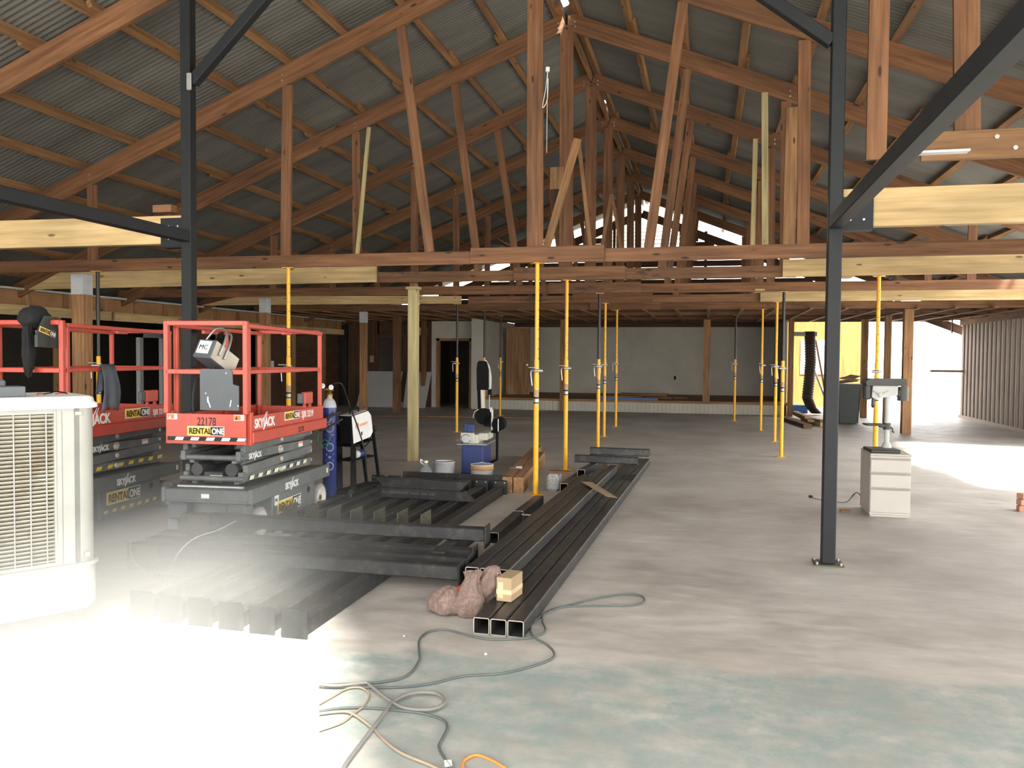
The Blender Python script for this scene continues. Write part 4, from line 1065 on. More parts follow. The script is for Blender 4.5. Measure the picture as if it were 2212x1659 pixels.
for y in (.05, .31):
    a = MB(); a.use('rubber').cyl((CL, y-.012, .04), (CL, y+.012, .04), .04, 16); a.use('galv').box(CL-.015, CL+.015, y-.02, y+.02, .06, .10); a.build('castor', None, wc)
a = MB(); a.use('bluesaw').cyl((.17, .12, .515), (.30, .12, .515), .045, 20); a.use('sawwhite').cyl((.10, .12, .515), (.17, .12, .515), .045, 20); 
gb = tag(a.build('wire_spool_can', None), 'blue and cream can lying on the middle shelf of the welding cart', 'can')
gb.location = Vector((0, 0, 0)); 
M4 = wc.matrix_basis
def inframe(o, M_):     # put a world-built object into a thing's frame
    for v in o.data.vertices: pass
# rebuild spool in world coordinates
bpy.data.objects.remove(gb)
a = MB(); a.use('bluesaw').cyl(M4 @ Vector((.20, .09, .512)), M4 @ Vector((.33, .09, .512)), .045, 20); a.use('sawwhite').cyl(M4 @ Vector((.13, .09, .512)), M4 @ Vector((.20, .09, .512)), .045, 20)
solo('spool_can', a, None, 'blue and cream can lying on the middle shelf of the welding cart', 'can')
we = thing('welder', M4 @ Vector((.15, .02, .66)), 'white and black wire feed welder lying tilted on the cart', 'welder', rot=(0, math.radians(-7), wphi)); we.scale = (1, .6, 1)
a = MB(); a.prism([(-.10, 0.0, .0), (.27, 0.0, .0), (.33, 0, .05), (.31, 0, .25), (.25, 0, .31), (-.10, 0, .31)], (0, -.006, 0)); a.build('side_cover', 'white', we)
a = MB(); a.prism([(-.12, 0.0, .0), (.27, 0.0, .0), (.34, 0, .05), (.32, 0, .25), (.25, 0, .315), (-.12, 0, .315)], (0, .26, 0)); a.build('case', 'black', we)
a = MB(); a.box(-.11, .24, .02, .24, .316, .322); a.build('top_cover', 'drillwhite', we)
a = MB(); a.tube([(-.02, .12, .32), (.0, .12, .37), (.14, .12, .37), (.17, .12, .32)], .012, 8); a.build('handle', 'black', we)
a = MB(); a.box(.07, .095, -.009, -.006, .06, .10); a.build('latch', 'black', we)
text('HOBART', .042, (.05, -.0075, .165), (1, 0, 0), (0, 0, 1), 'letterorange', we, bold=.03, sx=1.05)
a = MB(); 
def arc(mb, cx_, cz_, r0, r1, a0, a1, y):
    P = [(cx_+r1*math.cos(math.radians(a0+(a1-a0)*k/12)), y, cz_+r1*math.sin(math.radians(a0+(a1-a0)*k/12))) for k in range(13)]
    Q = [(cx_+r0*math.cos(math.radians(a0+(a1-a0)*k/12)), y, cz_+r0*math.sin(math.radians(a0+(a1-a0)*k/12))) for k in range(13)]
    for k in range(12): mb.prism([P[k], P[k+1], Q[k+1], Q[k]], (0, -.001, 0))
a.use('letterorange'); arc(a, .0, .18, .018, .04, 0, 200, -.0065); a.use('spray'); arc(a, .0, .18, .018, .04, 200, 360, -.0065); a.build('emblem', None, we)
a = MB(); g0 = Vector((gx+.05, gy-.03, 1.32)); 
a.tube([g0, atY(738, 830, gy-.1), atY(753, 870, 8.75), atY(770, 915, 8.38), atY(783, 955, 8.36), atY(790, 985, 8.4), atY(792, 1015, 8.45)], .008, 8); a.tube([atY(735, 890, gy-.05), atY(700, 905, gy-.15), atY(680, 925, gy-.15), atY(672, 935, gy-.12)], .014, 8); a.tube([atY(740, 905, gy-.05), atY(705, 925, gy-.15), atY(690, 930, gy-.2)], .012, 8)
solo('welding_hoses', a, 'rubber', 'black hoses running between the blue cylinder and the white welder', 'hose')
a = MB(); wq = lambda x, y: atY(x, y, wb2.y); a.tube([wq(757, 960), wq(775, 963), wq(792, 950), wq(803, 930), wq(800, 922), wq(812, 922), wq(812, 930), wq(803, 933), wq(800, 950), wq(785, 968)], .009, 8); solo('cable_coil', a, 'rubber', 'loop of black cable hanging from the right side of the welder', 'cable')
a = MB(); cc = lambda x, y: atY(x, y, gy-.17); a.tube([cc(690, 935), cc(686, 950), cc(694, 962), cc(706, 958), cc(714, 945), cc(716, 932)], .005, 8); a.tube([cc(688, 955), cc(700, 968), cc(710, 958), cc(702, 950), cc(690, 958)], .005, 8)
solo('green_hose', a, plain('green_rubber', (.03, .16, .09), .5), 'thin green hose looped at the neck side of the blue cylinder', 'hose')

# ------------------------------------------------------------------ band saw
sb = at(1035, 1026); sbx, sby = sb.x, sb.y
bs = thing('band_saw', (at(997, 1026).x, at(997, 1026).y, 0), 'blue and white metal band saw with its black bow raised upright', 'band saw', math.radians(4))
a = MB(); a.box(0, .30, 0, .60, .02, .42, .01); a.build('cabinet', 'bluesaw', bs)
for x in (.04, .27):
    for y in (.03, .57): MB().box(x-.05, x+.05, y-.03, y+.03, 0, .025, .004).build('foot', 'black', bs)
a = MB(); a.box(-.06, .36, -.05, .70, .42, .435, .004); a.build('chip_tray', 'galv', bs)
a = MB(); a.box(.01, .22, .02, .50, .435, .56, .01); a.box(-.02, .17, .0, .06, .47, .585, .008); a.box(.20, .33, .15, .60, .47, .57, .01); a.build('bed', 'sawwhite', bs)
a = MB(); a.box(.06, .16, .04, .12, .585, .70, .008); a.box(.0, .10, .03, .10, .60, .70, .008) if False else None; a.box(.02, .145, .05, .11, .585, .71, .006); a.build('vise_jaw', 'bluesaw', bs)
a = MB(); a.lathe((.06, -.02, .505), [(.055, 0), (.062, .004), (.062, .012), (.055, .016)], 24, (0, -1, 0)); a.cyl((.06, .0, .505), (.06, -.05, .505), .012, 12); a.board((.06, -.03, .505), (.115, -.03, .46), .012, .01); a.cyl((.06, -.03, .45), (.06, -.03, .56), .006); a.build('hand_wheel', 'galv', bs)
bwx = .27; yb = .20
a = MB(); a.prism([(bwx-.105, yb, 1.17), (bwx+.045, yb, 1.17), (bwx+.06, yb, 1.20), (bwx+.058, yb, 1.45), (bwx+.03, yb, 1.555), (bwx-.0, yb, 1.575), (bwx-.075, yb, 1.575), (bwx-.10, yb, 1.545), (bwx-.11, yb, 1.45)], (0, .05, 0)); a.build('upper_wheel_cover', 'black', bs)
a = MB(); a.prism([(bwx-.095, yb+.05, 1.17), (bwx+.07, yb+.05, 1.17), (bwx+.085, yb+.05, 1.2), (bwx+.085, yb+.05, 1.36), (bwx+.06, yb+.05, 1.50), (bwx+.01, yb+.05, 1.585), (bwx-.10, yb+.05, 1.555), (bwx-.115, yb+.05, 1.47)], (0, .06, 0)); a.prism([(bwx-.055, yb+.02, 1.2), (bwx-.015, yb+.02, 1.2), (bwx-.005, yb+.02, .86), (bwx-.045, yb+.02, .86)], (0, .07, 0)); a.build('bow_casting', 'sawwhite', bs)
a = MB(); a.prism([(bwx-.10, yb, 1.2), (bwx-.055, yb, 1.2), (bwx-.04, yb, .80), (bwx-.085, yb, .80)], (0, .09, 0)); a.build('bow_spine', 'black', bs)
a = MB(); P = [(bwx-.01+.115*math.cos(math.radians(q)), yb-.01, .80+.115*math.sin(math.radians(q))) for q in range(0, 360, 15)]; a.prism(P, (0, .06, 0)); a.box(bwx+.0, bwx+.10, yb-.01, yb+.05, .66, .82, .006); a.build('lower_wheel_cover', 'black', bs)
a = MB(); a.box(bwx+.10, bwx+.125, yb, yb+.05, .60, .90, .006); a.box(bwx+.08, bwx+.11, yb, yb+.05, .86, .93, .006); a.build('guide_bracket', 'sawwhite', bs)
a = MB(); a.box(bwx+.07, bwx+.075, yb+.02, yb+.035, .90, 1.13); a.build('blade', 'galv', bs)
a = MB(); a.box(bwx+.05, bwx+.10, yb, yb+.05, 1.10, 1.18, .005); a.cyl((bwx+.10, yb, 1.10), (bwx+.105, yb, 1.05), .004); a.build('blade_guide', 'black', bs)
a = MB(); a.cyl((bwx+.20, yb+.0, .69), (bwx+.20, yb+.20, .69), .092, 24); a.box(bwx+.10, bwx+.2, yb, yb+.05, .57, .62, .005); a.build('motor', 'black', bs)
a = MB(); a.cyl((bwx+.205, yb-.02, .77), (bwx+.205, yb-.02, .60), .008, 8); a.build('tension_rod', 'chrome', bs)
a = MB(); a.cyl((bwx+.19, yb, .60), (bwx+.19, yb, .20), .018, 10); a.cyl((bwx+.19, yb, .20), (bwx+.10, yb, .16), .018, 10); a.build('lift_piston', 'black', bs)
a = MB(); a.tube([(bwx-.07, yb, .90), (bwx-.13, yb-.02, .86), (bwx-.15, yb-.02, .78)], .004, 6); a.build('coolant_hose', 'white', bs)
for y in (.1, .5):
    a = MB(); a.cyl((.31, y, .055), (.34, y, .055), .055, 16); a.build('wheel', 'rubber', bs)
# buckets and bottle
def bucket(px, py, r, h, mat, label, kind):
    p = at(px, py); q = p+Vector((0, 0, 0)); dirv = Vector((q.x, q.y, 0)).normalized(); q = q+dirv*r
    t = thing('bucket', q, label, 'bucket', math.atan2(dirv.y, dirv.x)+math.pi/2)
    MB().lathe((0, 0, 0), [(r*.9, 0), (r*.94, .01), (r, h-.01), (r*1.03, h-.01), (r*1.03, h), (r*.95, h), (r*.9, h-.05)], 36).build('body', mat, t)
    if kind == 0:
        a = MB(); a.tube([(r*math.cos(q_), r*math.sin(q_)*.9, h+.004) for q_ in [k*math.pi/8 for k in range(0, 9)]], .005, 6); a.build('bail_handle', 'black', t)
        a = MB(); a.obox((-.055, -r*.86, h*.55), ((1, .45, 0), (-.45, 1, 0), (0, 0, 1)), (.028, .006, h*.75)); a.build('paint_run', 'letterblack', t); text('P', .05, (-.005, -r*1.0-.001, h*.5), (1, 0, 0), (0, 0, 1), 'letterblack', t)
        MB().lathe((0, 0, h-.045), [(0.001, 0), (r*.9, 0)], 30, cap=False).build('content', 'black', t)
    else:
        MB().lathe((0, 0, 0), [(r*1.0, h*.72), (r*1.035, h*.73), (r*1.035, h*.9), (r*.99, h*.97)], 36, cap=False).build('crusted_rim', 'tan', t)
        MB().lathe((0, 0, 0), [(r*1.0, h*.97), (r*.7, h), (.001, h+.004)], 36, cap=False).build('lid', 'concrete_block', t)
        a = MB(); a.use('redsticker').obox((.085, -r*.80, h*.42), ((1, .75, 0), (-.75, 1, 0), (0, 0, 1)), (.075, .006, h*.5)); a.use('letterwhite').obox((.096, -r*.78, h*.42), ((1, .85, 0), (-.85, 1, 0), (0, 0, 1)), (.055, .012, h*.48)); a.build('label', None, t)
        text('RED', .022, (.079, -r*.86, h*.48), (1, .85, 0), (0, 0, 1), 'redsticker', t)
        a = MB(); a.tube([(-.05, 0, h+.0), (-.03, 0, h+.02), (.03, 0, h+.02), (.05, 0, h+.0)], .003, 6); a.build('lid_wire', 'galv', t)
    return t
bucket(960, 1044, .135, .27, 'bucket', 'white plastic bucket with a black paint run behind the black steel angle', 0)
bucket(1041, 1048, .145, .25, 'bucket', 'grey bucket with tan crusted rim and red label before the band saw', 1)
p = at(920, 1042); bt = thing('water_jug', p, 'small clear plastic water jug left of the white bucket', 'jug'); bt.scale = (1.3, 1.3, 1.35)
a = MB(); a.lathe((0, 0, 0), [(.055, 0), (.062, .01), (.062, .11), (.05, .14), (.018, .17), (.018, .19)], 24); a.build('body', 'clear', bt)
MB().lathe((0, 0, 0.19), [(.02, 0), (.02, .02)], 16).build('cap', 'letterwhite', bt); MB().lathe((0, 0, .03), [(.0625, 0), (.0625, .05)], 24, cap=False).build('label', plain('pale_blue_label', (.35, .5, .7), .5), bt)
MB().tube([(-.02, 0, .17), (-.05, 0, .19), (-.055, 0, .22), (-.03, 0, .20)], .006, 6).build('handle', 'letterwhite', bt)

# ------------------------------------------------------------------ timber baulks lying on the floor
A0, A1 = Vector((-2.17, 9.62, 0)), Vector((-2.43, 12.3, 0)); dv = (A1-A0).normalized(); sdv = Vector((dv.y, -dv.x, 0))
for k in range(2):
    o0 = A0-sdv*(.135*k); mb = MB(); mb.board(o0+Vector((0, 0, .095)), o0+dv*(2.7+.9*k)+Vector((0, 0, .095)), .19, .125, bev=.004)
    solo('timber_baulk', mb, 'brownpost', ['thick reddish timber baulk on the floor, the one nearer the front yellow prop', 'thick reddish timber baulk on the floor, the one nearer the band saw'][k], 'timber', 'two baulks lying side by side')
a = MB(); c = at(1115, 1012, .19); a.obox((c.x, c.y, .197), ((1, -.4, 0), (.4, 1, 0), (0, 0, 1)), (.16, .06, .01)); a.obox((c.x+.03, c.y+.02, .21), ((1, .5, 0), (-.5, 1, 0), (0, 0, 1)), (.08, .03, .015)); solo('steel_scrap', a, 'galv', 'small grey clamp lying on the timber baulk', 'clamp')

# ------------------------------------------------------------------ long hollow steel tubes
def hollow_tube(a, b, label, s=.1, group=None, mat='mill'):
    mb = MB(); mb.use(mat).hollow(a, b, s, s, .006, minn='millin', cap='bare'); return solo('steel_tube', mb, None, label, 'steel tube', group)
dd = Vector((.026, 1, 0)).normalized(); sd_ = Vector((dd.y, -dd.x, 0))
B0 = Vector((-1.06, 4.655, .051))
names = ['right', 'middle', 'left']
for k in range(3):
    a = B0-sd_*(.1045*k); hollow_tube(a, a+dd*8.0, 'long black hollow steel tube on the floor, %s one of the nearest ends' % names[k])
for k in range(3):
    a = B0+dd*.86-sd_*(.1045*(k+3)+.0); hollow_tube(a, a+dd*(5.7-.45*k), 'long black steel tube under the upper layer, %s one of those three' % names[k])
for k in range(3):
    a = B0+dd*.72-sd_*(.1045*(k+2.72))+Vector((0, 0, .102)); hollow_tube(a, a+dd*(5.6-.5*k), 'long black hollow steel tube of the upper layer, %s one' % names[k])
# shorter ones left of the stack
def fa(px, py, z): return at(px, py, z)
a = at(1100, 1150, .05); hollow_tube(Vector((-1.79, 6.95, .051)), Vector((-1.80, 7.95, .051)), 'short black steel tube end left of the stack, nearer piece')
hollow_tube(Vector((-1.80, 8.0, .051)), Vector((-1.78, 8.95, .051)), 'short black steel tube left of the stack, farther piece')
hollow_tube(Vector((-1.66, 9.88, .051)), Vector((-1.60, 11.3, .051)), 'open black steel tube beside the grey concrete block')
hollow_tube(Vector((-1.53, 10.42, .153)), Vector((-1.38, 12.0, .153)), 'raised open steel tube pointing at the crossed short tubes')
solo('tube_rest', MB().box(-1.50, -1.32, 11.65, 11.75, 0, .102), 'brownpost', 'small wooden rest under the raised open tube', 'wood block')
t = thing('concrete_block', (-1.80, 9.95, 0), 'grey speckled concrete block under a small brown plank', 'block'); a = MB(); a.box(-.075, .075, -.10, .16, 0, .21, .03); a.build('body', 'concrete_block', t)
solo('plank_scrap', MB().obox((-1.72, 9.98, .225), ((1, .1, 0), (-.1, 1, 0), (0, 0, 1)), (.26, .10, .03)), 'old', 'small brown plank lying on the grey concrete block', 'plank')
# crossed short tubes on top of the far end
hollow_tube(Vector((-1.72, 11.15, .255)), Vector((-.86, 11.10, .255)), 'short black tube laid across the far end of the stack, lower one')
hollow_tube(Vector((-1.52, 11.22, .357)), Vector((-.72, 11.20, .357)), 'short black tube laid across the far end of the stack, upper one')
# cardboard strip
c1, c2, c3, c4 = [at(x, y, .21) for x, y in ((1255, 1043), (1278, 1044), (1334, 1079), (1310, 1076))]
c3.z = c4.z = .225; c1.z = c2.z = .222
solo('cardboard_strip', MB().prism([c1, c2, c3, c4], (0, 0, .004)), 'cardboard', 'flat strip of cardboard lying across the steel tubes', 'cardboard')
solo('bright_offcut', MB().obox(at(1137, 1112, .11), ((1, 0, 0), (0, 1, 0), (0, 0, 1)), (.09, .02, .01)), 'chrome', 'bright steel flat on the small tube left of the stack', 'steel flat')
# short carton
p0 = at(1093, 1300, .104); bx = thing('carton', (p0.x, p0.y, .104), 'small tan cardboard carton standing on the steel tubes', 'carton', math.radians(-8))
MB().box(-.065, .035, 0, .20, 0, .15, .002).build('box', 'cardboard', bx); a = MB(); a.box(-.066, .036, -.001, .201, .045, .075); a.box(-.055, -.02, -.0015, 0, .02, .12); a.build('tape', plain('pale_tape', (.55, .42, .25), .4), bx)

# ------------------------------------------------------------------ fabricated steel columns lying in rows
def fab(L=2.62):
    t = thing('fabricated_column', (0, 0, 0), '', 'steel column')
    mb = MB(); mb.box(-.05, .05, .0, L, 0, .1, .008); mb.build('tube', 'mill', t)
    mb = MB(); mb.use('plate').box(-.062, -.052, -.02, .25, 0.0, .25, .004)
    mb.use('letterblack')
    for y, z in ((.04, .22), (.18, .22), (.18, .15)): mb.cyl((-.062, y, z), (-.0625, y, z), .011, 10); mb.cyl((-.052, y, z), (-.0515, y, z), .011, 10)
    mb.build('gusset_plate', None, t)
    mb = MB(); mb.use('mill').box(-.085, .085, L, L+.014, 0, .17, .01); mb.use('bare')
    for x in (-.055, .055): mb.cyl((x, L+.0, .14), (x, L-.002, .14), .01, 10)
    mb.build('base_plate', None, t)
    return t
pf = fab(); first = True
for k in range(8):
    o = pf if first else copy_tree(pf); first = False
    o.location = (-2.36-.222*k, 6.85, 0); o.rotation_euler = (0, 0, random.uniform(-.004, .004)); o['label'] = 'black steel column in the far row with upright plate, %s from the right' % ORD[k]; o['group'] = 'fabricated columns of the far row'; o['category'] = 'steel column'
pn = copy_tree(pf)
for ch in list(pn.children):
    if ch.name.startswith('gusset'): bpy.data.objects.remove(ch)
for k in range(6):
    o = pn if k == 0 else copy_tree(pn); o.location = (-2.30-.218*k, 6.95+.02*k, 0); o.rotation_euler = (0, 0, math.pi); o['label'] = 'black steel column in the near row by the sun patch, %s from the right' % ORD[k]; o['group'] = 'fabricated columns of the near row'
pc = copy_tree(pf)
for ch in list(pc.children):
    if ch.name.startswith('gusset') or ch.name.startswith('base'): bpy.data.objects.remove(ch)
mb = MB(); mb.use('plate').box(.052, .062, -.02, .25, -.095, .10, .004); mb.use('letterblack')
for y, z in ((.04, .06), (.18, .06), (.18, -.05)): mb.cyl((.062, y, z), (.0625, y, z), .011, 10)
mb.build('gusset_plate', None, pc)
mb = MB(); mb.box(-.08, .08, 2.62, 2.634, -.05, .125, .01); mb.build('base_plate', 'mill', pc)
for k, (y, z, x0) in enumerate(((5.46, .101, -4.25), (5.67, .101, -4.25), (5.88, .101, -4.29), (6.14, .203, -4.27))):
    o = pc if k == 0 else copy_tree(pc); o.rotation_euler = (0, 0, -H+.01*(k-1)); o.location = (x0, y, z); o['label'] = 'black steel column laid across the rows, %s' % ['nearest to the viewer', 'second from the front', 'third from the front', 'rearmost and raised'][k]; o['group'] = 'fabricated columns laid crosswise'
solo('tube_rest', MB().box(-3.9, -3.8, 5.9, 6.6, .101, .203), 'mill', 'dark packing piece under the raised crosswise column, left', 'wood block')
solo('tube_rest', MB().box(-1.95, -1.85, 5.75, 6.6, .101, .203), 'mill', 'dark packing piece under the raised crosswise column, right', 'wood block')
# mitred black angles lying on the far row
def mitred(a, b, z, label, wr=False):
    a = Vector(a); b = Vector(b); t = thing('mitred_steel', (a.x, a.y, z), label, 'steel tube', math.atan2((b-a).y, (b-a).x)); L = (b-a).length
    mb = MB(); mb.prism([(0, 0, .1), (L, 0, .1), (L-.10, 0, 0), (.10, 0, 0)] if not wr else [(.0, 0, 0), (L, 0, 0), (L-.10, 0, .1), (.10, 0, .1)], (0, .1, 0)); mb.build('tube', 'mill', t)
    if wr: text('PROLAMSA MEXICO   220542  4.000  A500', .034, (.09, -.002, .045), (1, 0, 0), (0, 0, 1), 'stencil', t, bold=-.005, sx=1.0, depth=.0005)
    return t
m1a, m1b = at(808, 1072, .103), at(1030, 1085, .103)
mitred((m1a.x, m1a.y), (m1b.x-.05, m1b.y), .103, 'black mitre cut steel tube with faint stencilled letters, lower one on the far row', True)
mitred((m1a.x, m1a.y+.03), (m1b.x-.10, m1b.y+.03), .205, 'black mitre cut steel tube stacked on the stencilled one')
m1 = MB(); m1.box(-3.05, -1.96, 9.72, 9.735, 0.0, .24); 
solo('slotted_flat', MB().obox((-2.98, 9.66, .10), ((1, 0, 0), (0, 1, 0), (0, 0, 1)), (1.35, .012, .20)), 'mill', 'long black steel flat standing behind the far row of columns', 'steel flat')

# ------------------------------------------------------------------ carrier bags
def bagmesh(c, ax, seed): 
    m_ = crease(c, ax, 34, seed, .34, 2.4); m_.v = [Vector((v.x, v.y, max(v.z, .004))) for v in m_.v]; return m_
def sack(base, prof, lean=(0, 0), seed=1, amp=.16, n=56, sq=.85):
    # gathered plastic bag: profile of (height, radius) with vertical pleats that deepen towards the neck
    mb = MB(); vs = []; fs = []; off = Vector((seed*2.3, seed, seed*.7)); m_ = len(prof); sub = 5; P = []
    for i in range(m_-1):
        for k in range(sub):
            t = k/sub; t = t*t*(3-2*t) if i == 0 else t
            P.append((prof[i][0]+(prof[i+1][0]-prof[i][0])*t, prof[i][1]+(prof[i+1][1]-prof[i][1])*t))
    P.append(prof[-1]); H_ = prof[-1][0]
    for h, r in P:
        q = h/H_
        for j in range(n):
            f = 2*math.pi*j/n; d = Vector((math.cos(f), math.sin(f), h*5))
            ple = (1-2*abs(mno.noise(Vector((math.cos(f)*2.6, math.sin(f)*2.6, q*1.2))+off)))*amp*(.4+q*1.3)+mno.noise(d*1.5+off*2)*amp
            rr = r*(1+ple)
            vs.append(Vector((base[0]+lean[0]*q*q+math.cos(f)*rr, base[1]+lean[1]*q*q+math.sin(f)*rr*sq, max(.003, h+mno.noise(d*3+off)*.012))))
    for i in range(len(P)-1):
        for j in range(n): fs.append([i*n+j, i*n+(j+1) % n, (i+1)*n+(j+1) % n, (i+1)*n+j])
    mb.add(vs, fs, None, True); mb.add(vs[:n], [list(range(n))[::-1]]); mb.add(vs[-n:], [list(range(n))]); return mb
def cr(name, col, rough=.25):
    m, n, l, b = newmat(name); tc = n.new('ShaderNodeTexCoord'); v = tc.outputs['Object']
    w = noise(n, l, v, 14, 8, .75); w.inputs['Distortion'].default_value = 2.5
    r = ramp(n, [(.3, tuple(c*.6 for c in col)), (.5, col), (.68, tuple(min(1, c*1.5) for c in col))]); l.new(w.outputs[0], r.inputs[0])
    l.new(r.outputs[0], b.inputs['Base Color']); b.inputs['Roughness'].default_value = rough; b.inputs['Transmission Weight'].default_value = .35; b.inputs['IOR'].default_value = 1.25
    bump(n, l, b, w.outputs[0], .03, .8); return m
M['bag2'] = cr('crinkled_brown_plastic_film', (.40, .285, .24), .2); M['bago'] = cr('crinkled_orange_plastic_film', (.50, .10, .035))
pb = at(968, 1332); t = thing('carrier_bag', (pb.x, pb.y, 0), 'slumped brown translucent carrier bag on the floor beside the steel tubes', 'bag')
sack((pb.x-.035, pb.y+.08), [(0, .085), (.025, .115), (.08, .118), (.13, .09), (.165, .045), (.17, .01)], (.03, .0), 3).build('body', 'bag2', t, world=True)
sack((pb.x+.075, pb.y+.07), [(0, .02), (.03, .035), (.11, .045), (.165, .03), (.185, .008)], (-.01, 0), 6, .1).build('orange_content', 'bago', t, world=True)
pb2 = at(1010, 1338); t = thing('carrier_bag', (pb2.x, pb2.y, 0), 'upright knotted carrier bag with handles leaning on the upper steel tubes', 'bag')
sack((pb2.x-.01, pb2.y+.07), [(0, .07), (.03, .088), (.11, .09), (.18, .066), (.24, .04), (.275, .05), (.285, .02)], (.02, .02), 11).build('body', 'bag2', t, world=True)
sack((pb2.x+.06, pb2.y+.16), [(.10, .03), (.14, .06), (.21, .07), (.26, .045), (.29, .03), (.30, .01)], (.06, .03), 5, .22).build('gathered_neck', 'bag2', t, world=True)
def strap(pts, w, parent):
    P = [Vector(p) for p in pts]; Q = []
    for i in range(len(P)-1):
        p0, p1, p2, p3 = P[max(i-1, 0)], P[i], P[i+1], P[min(i+2, len(P)-1)]
        for k in range(6):
            t_ = k/6; Q.append(.5*((2*p1)+(p2-p0)*t_+(2*p0-5*p1+4*p2-p3)*t_*t_+(3*p1-p0-3*p2+p3)*t_**3))
    Q.append(P[-1]); vs = []
    for i, p in enumerate(Q):
        d = (Q[min(i+1, len(Q)-1)]-Q[max(i-1, 0)]).normalized(); sd = d.cross(Vector((-.3, -1, .3))).normalized(); ww = w*(1+.3*math.sin(i*.9))
        vs += [p+sd*ww, p-sd*ww+Vector((0, .004, 0))]
    mb = MB(); mb.add(vs, [[2*i, 2*i+1, 2*i+3, 2*i+2] for i in range(len(Q)-1)], None, True); o = mb.build('handle', 'bag2', parent, world=True); so = o.modifiers.new('film', 'SOLIDIFY'); so.thickness = .002; return o
q = lambda x, y: atY(x, y, pb2.y+.17)
strap([q(1040, 1290), q(1050, 1262), q(1068, 1246), q(1088, 1250), q(1086, 1268), q(1068, 1288)], .010, t)
strap([q(1046, 1296), q(1062, 1306), q(1076, 1292), q(1070, 1274)], .008, t)
strap([q(1000, 1300), q(998, 1280), q(1012, 1262), q(1032, 1254), q(1040, 1270), q(1036, 1290)], .018, t)

# ------------------------------------------------------------------ drawer cabinet with drill press
ck0 = at(1878, 1116); dcb = thing('drawer_cabinet', (ck0.x, ck0.y, 0), 'light grey three drawer pedestal cabinet carrying a drill press', 'cabinet', math.radians(0))
CWd, CDp, CHt = .394, .56, .66
a = MB(); a.box(0, CWd, .02, CDp, .02, CHt-.02, .004); a.box(.01, CWd-.01, .03, CDp-.02, 0, .02); a.build('carcass', 'cabinet', dcb)
a = MB(); a.box(-.003, CWd+.003, 0, CDp+.003, CHt-.02, CHt, .005); a.build('top', 'cabinet', dcb)
for z0, z1, nm in ((.05, .305, 'd'), (.31, .465, 'd'), (.47, .62, 'd')):
    a = MB(); a.box(.004, CWd-.004, 0, .02, z0, z1-.022, .003); a.prism([(.004, .02, z1-.020), (.004, .008, z1-.014), (.004, .0, z1-.004), (.004, .02, z1-.004)], (CWd-.008, 0, 0)); a.build('drawer', 'cabinet', dcb)
dw_ = lambda x, y, z: dcb.matrix_basis @ Vector((x, y, z))
dp = thing('drill_press', dw_(.17, .28, CHt), 'old grey bench drill press standing on the drawer cabinet', 'drill press', math.radians(4))
a = MB(); a.box(-.17, .13, -.20, .14, 0, .035, .01); a.build('base', 'drill', dp)
a = MB(); a.cyl((.05, .05, .035), (.05, .05, .60), .026, 18); a.lathe((.05, .05, .03), [(.05, 0), (.05, .02), (.03, .06)], 18); a.build('column', 'drillwhite', dp)
a = MB(); a.box(-.19, -.0, -.10, .10, .275, .292, .004); a.cyl((.05, .05, .23), (.05, .05, .30), .04, 16); a.box(-.03, .05, .02, .08, .25, .285, .005); a.tube([(.08, .05, .26), (.10, .03, .24), (.10, .02, .21), (.115, .01, .205)], .008, 8); a.build('table', 'drill', dp)
a = MB(); a.prism([(-.10, -.03, .56), (.13, -.03, .60), (.13, -.03, .70), (-.12, -.03, .70), (-.13, -.03, .58)], (0, .14, 0)); a.build('head_casting', 'drillwhite', dp)
a = MB(); a.prism([(-.19, -.06, .70), (.20, -.06, .70), (.21, -.06, .715), (.205, -.06, .775), (-.16, -.06, .775), (-.185, -.06, .76), (-.20, -.06, .74)], (0, .20, 0)); a.box(-.20, -.13, -.02, .08, .55, .71, .015); a.build('belt_cover', 'drill', dp)
a = MB(); a.cyl((.20, .04, .54), (.20, .04, .69), .055, 20); a.box(.14, .24, .0, .08, .58, .66, .01); a.cyl((.10, .04, .62), (.16, .04, .62), .02, 10); a.build('motor', 'drill', dp)
a = MB(); a.cyl((-.10, .04, .58), (-.10, .04, .49), .018, 14); a.cyl((-.10, .04, .49), (-.10, .04, .46), .022, 14, .012); a.build('chuck', 'drill', dp)
a = MB(); a.cyl((-.05, -.03, .605), (-.05, -.06, .605), .02, 14)
for q_ in (30, 150, 270): a.cyl((-.05, -.05, .605), (-.05+.09*math.cos(math.radians(q_)), -.065, .605+.09*math.sin(math.radians(q_))), .005, 8)
a.build('feed_handles', 'drillwhite', dp)
a = MB(); a.tube([dw_(-.0, .45, .12), at(1850, 1065), at(1830, 1085), at(1805, 1085), at(1770, 1080), at(1755, 1076)], .006, 8)
a.v = [Vector((v.x, v.y, max(v.z, .001)+.004)) for v in a.v]; a.cyl(at(1755, 1076)+Vector((0, 0, .016)), at(1748, 1075)+Vector((0, 0, .016)), .015, 10)
solo('power_cord', a, 'rubber', 'thin black plug cord trailing left from the drawer cabinet past the steel column', 'cord')
a = MB(); a.tube([at(1852, 1037)+Vector((0, 0, .006)), at(1800, 1040)+Vector((0, 0, .006)), at(1700, 1034)+Vector((0, 0, .006))], .006, 6)
c = at(1825, 1104); solo('wood_scrap', MB().obox((c.x, c.y, .006), ((1, .3, 0), (-.3, 1, 0), (0, 0, 1)), (.10, .04, .012)), 'purlin', 'tiny tan wood scrap on the floor left of the cabinet', 'scrap')
c = at(2225, 1105); t = thing('brick_pile', (c.x, c.y, 0), 'pinkish brick pieces just entering the right edge of the view', 'bricks')
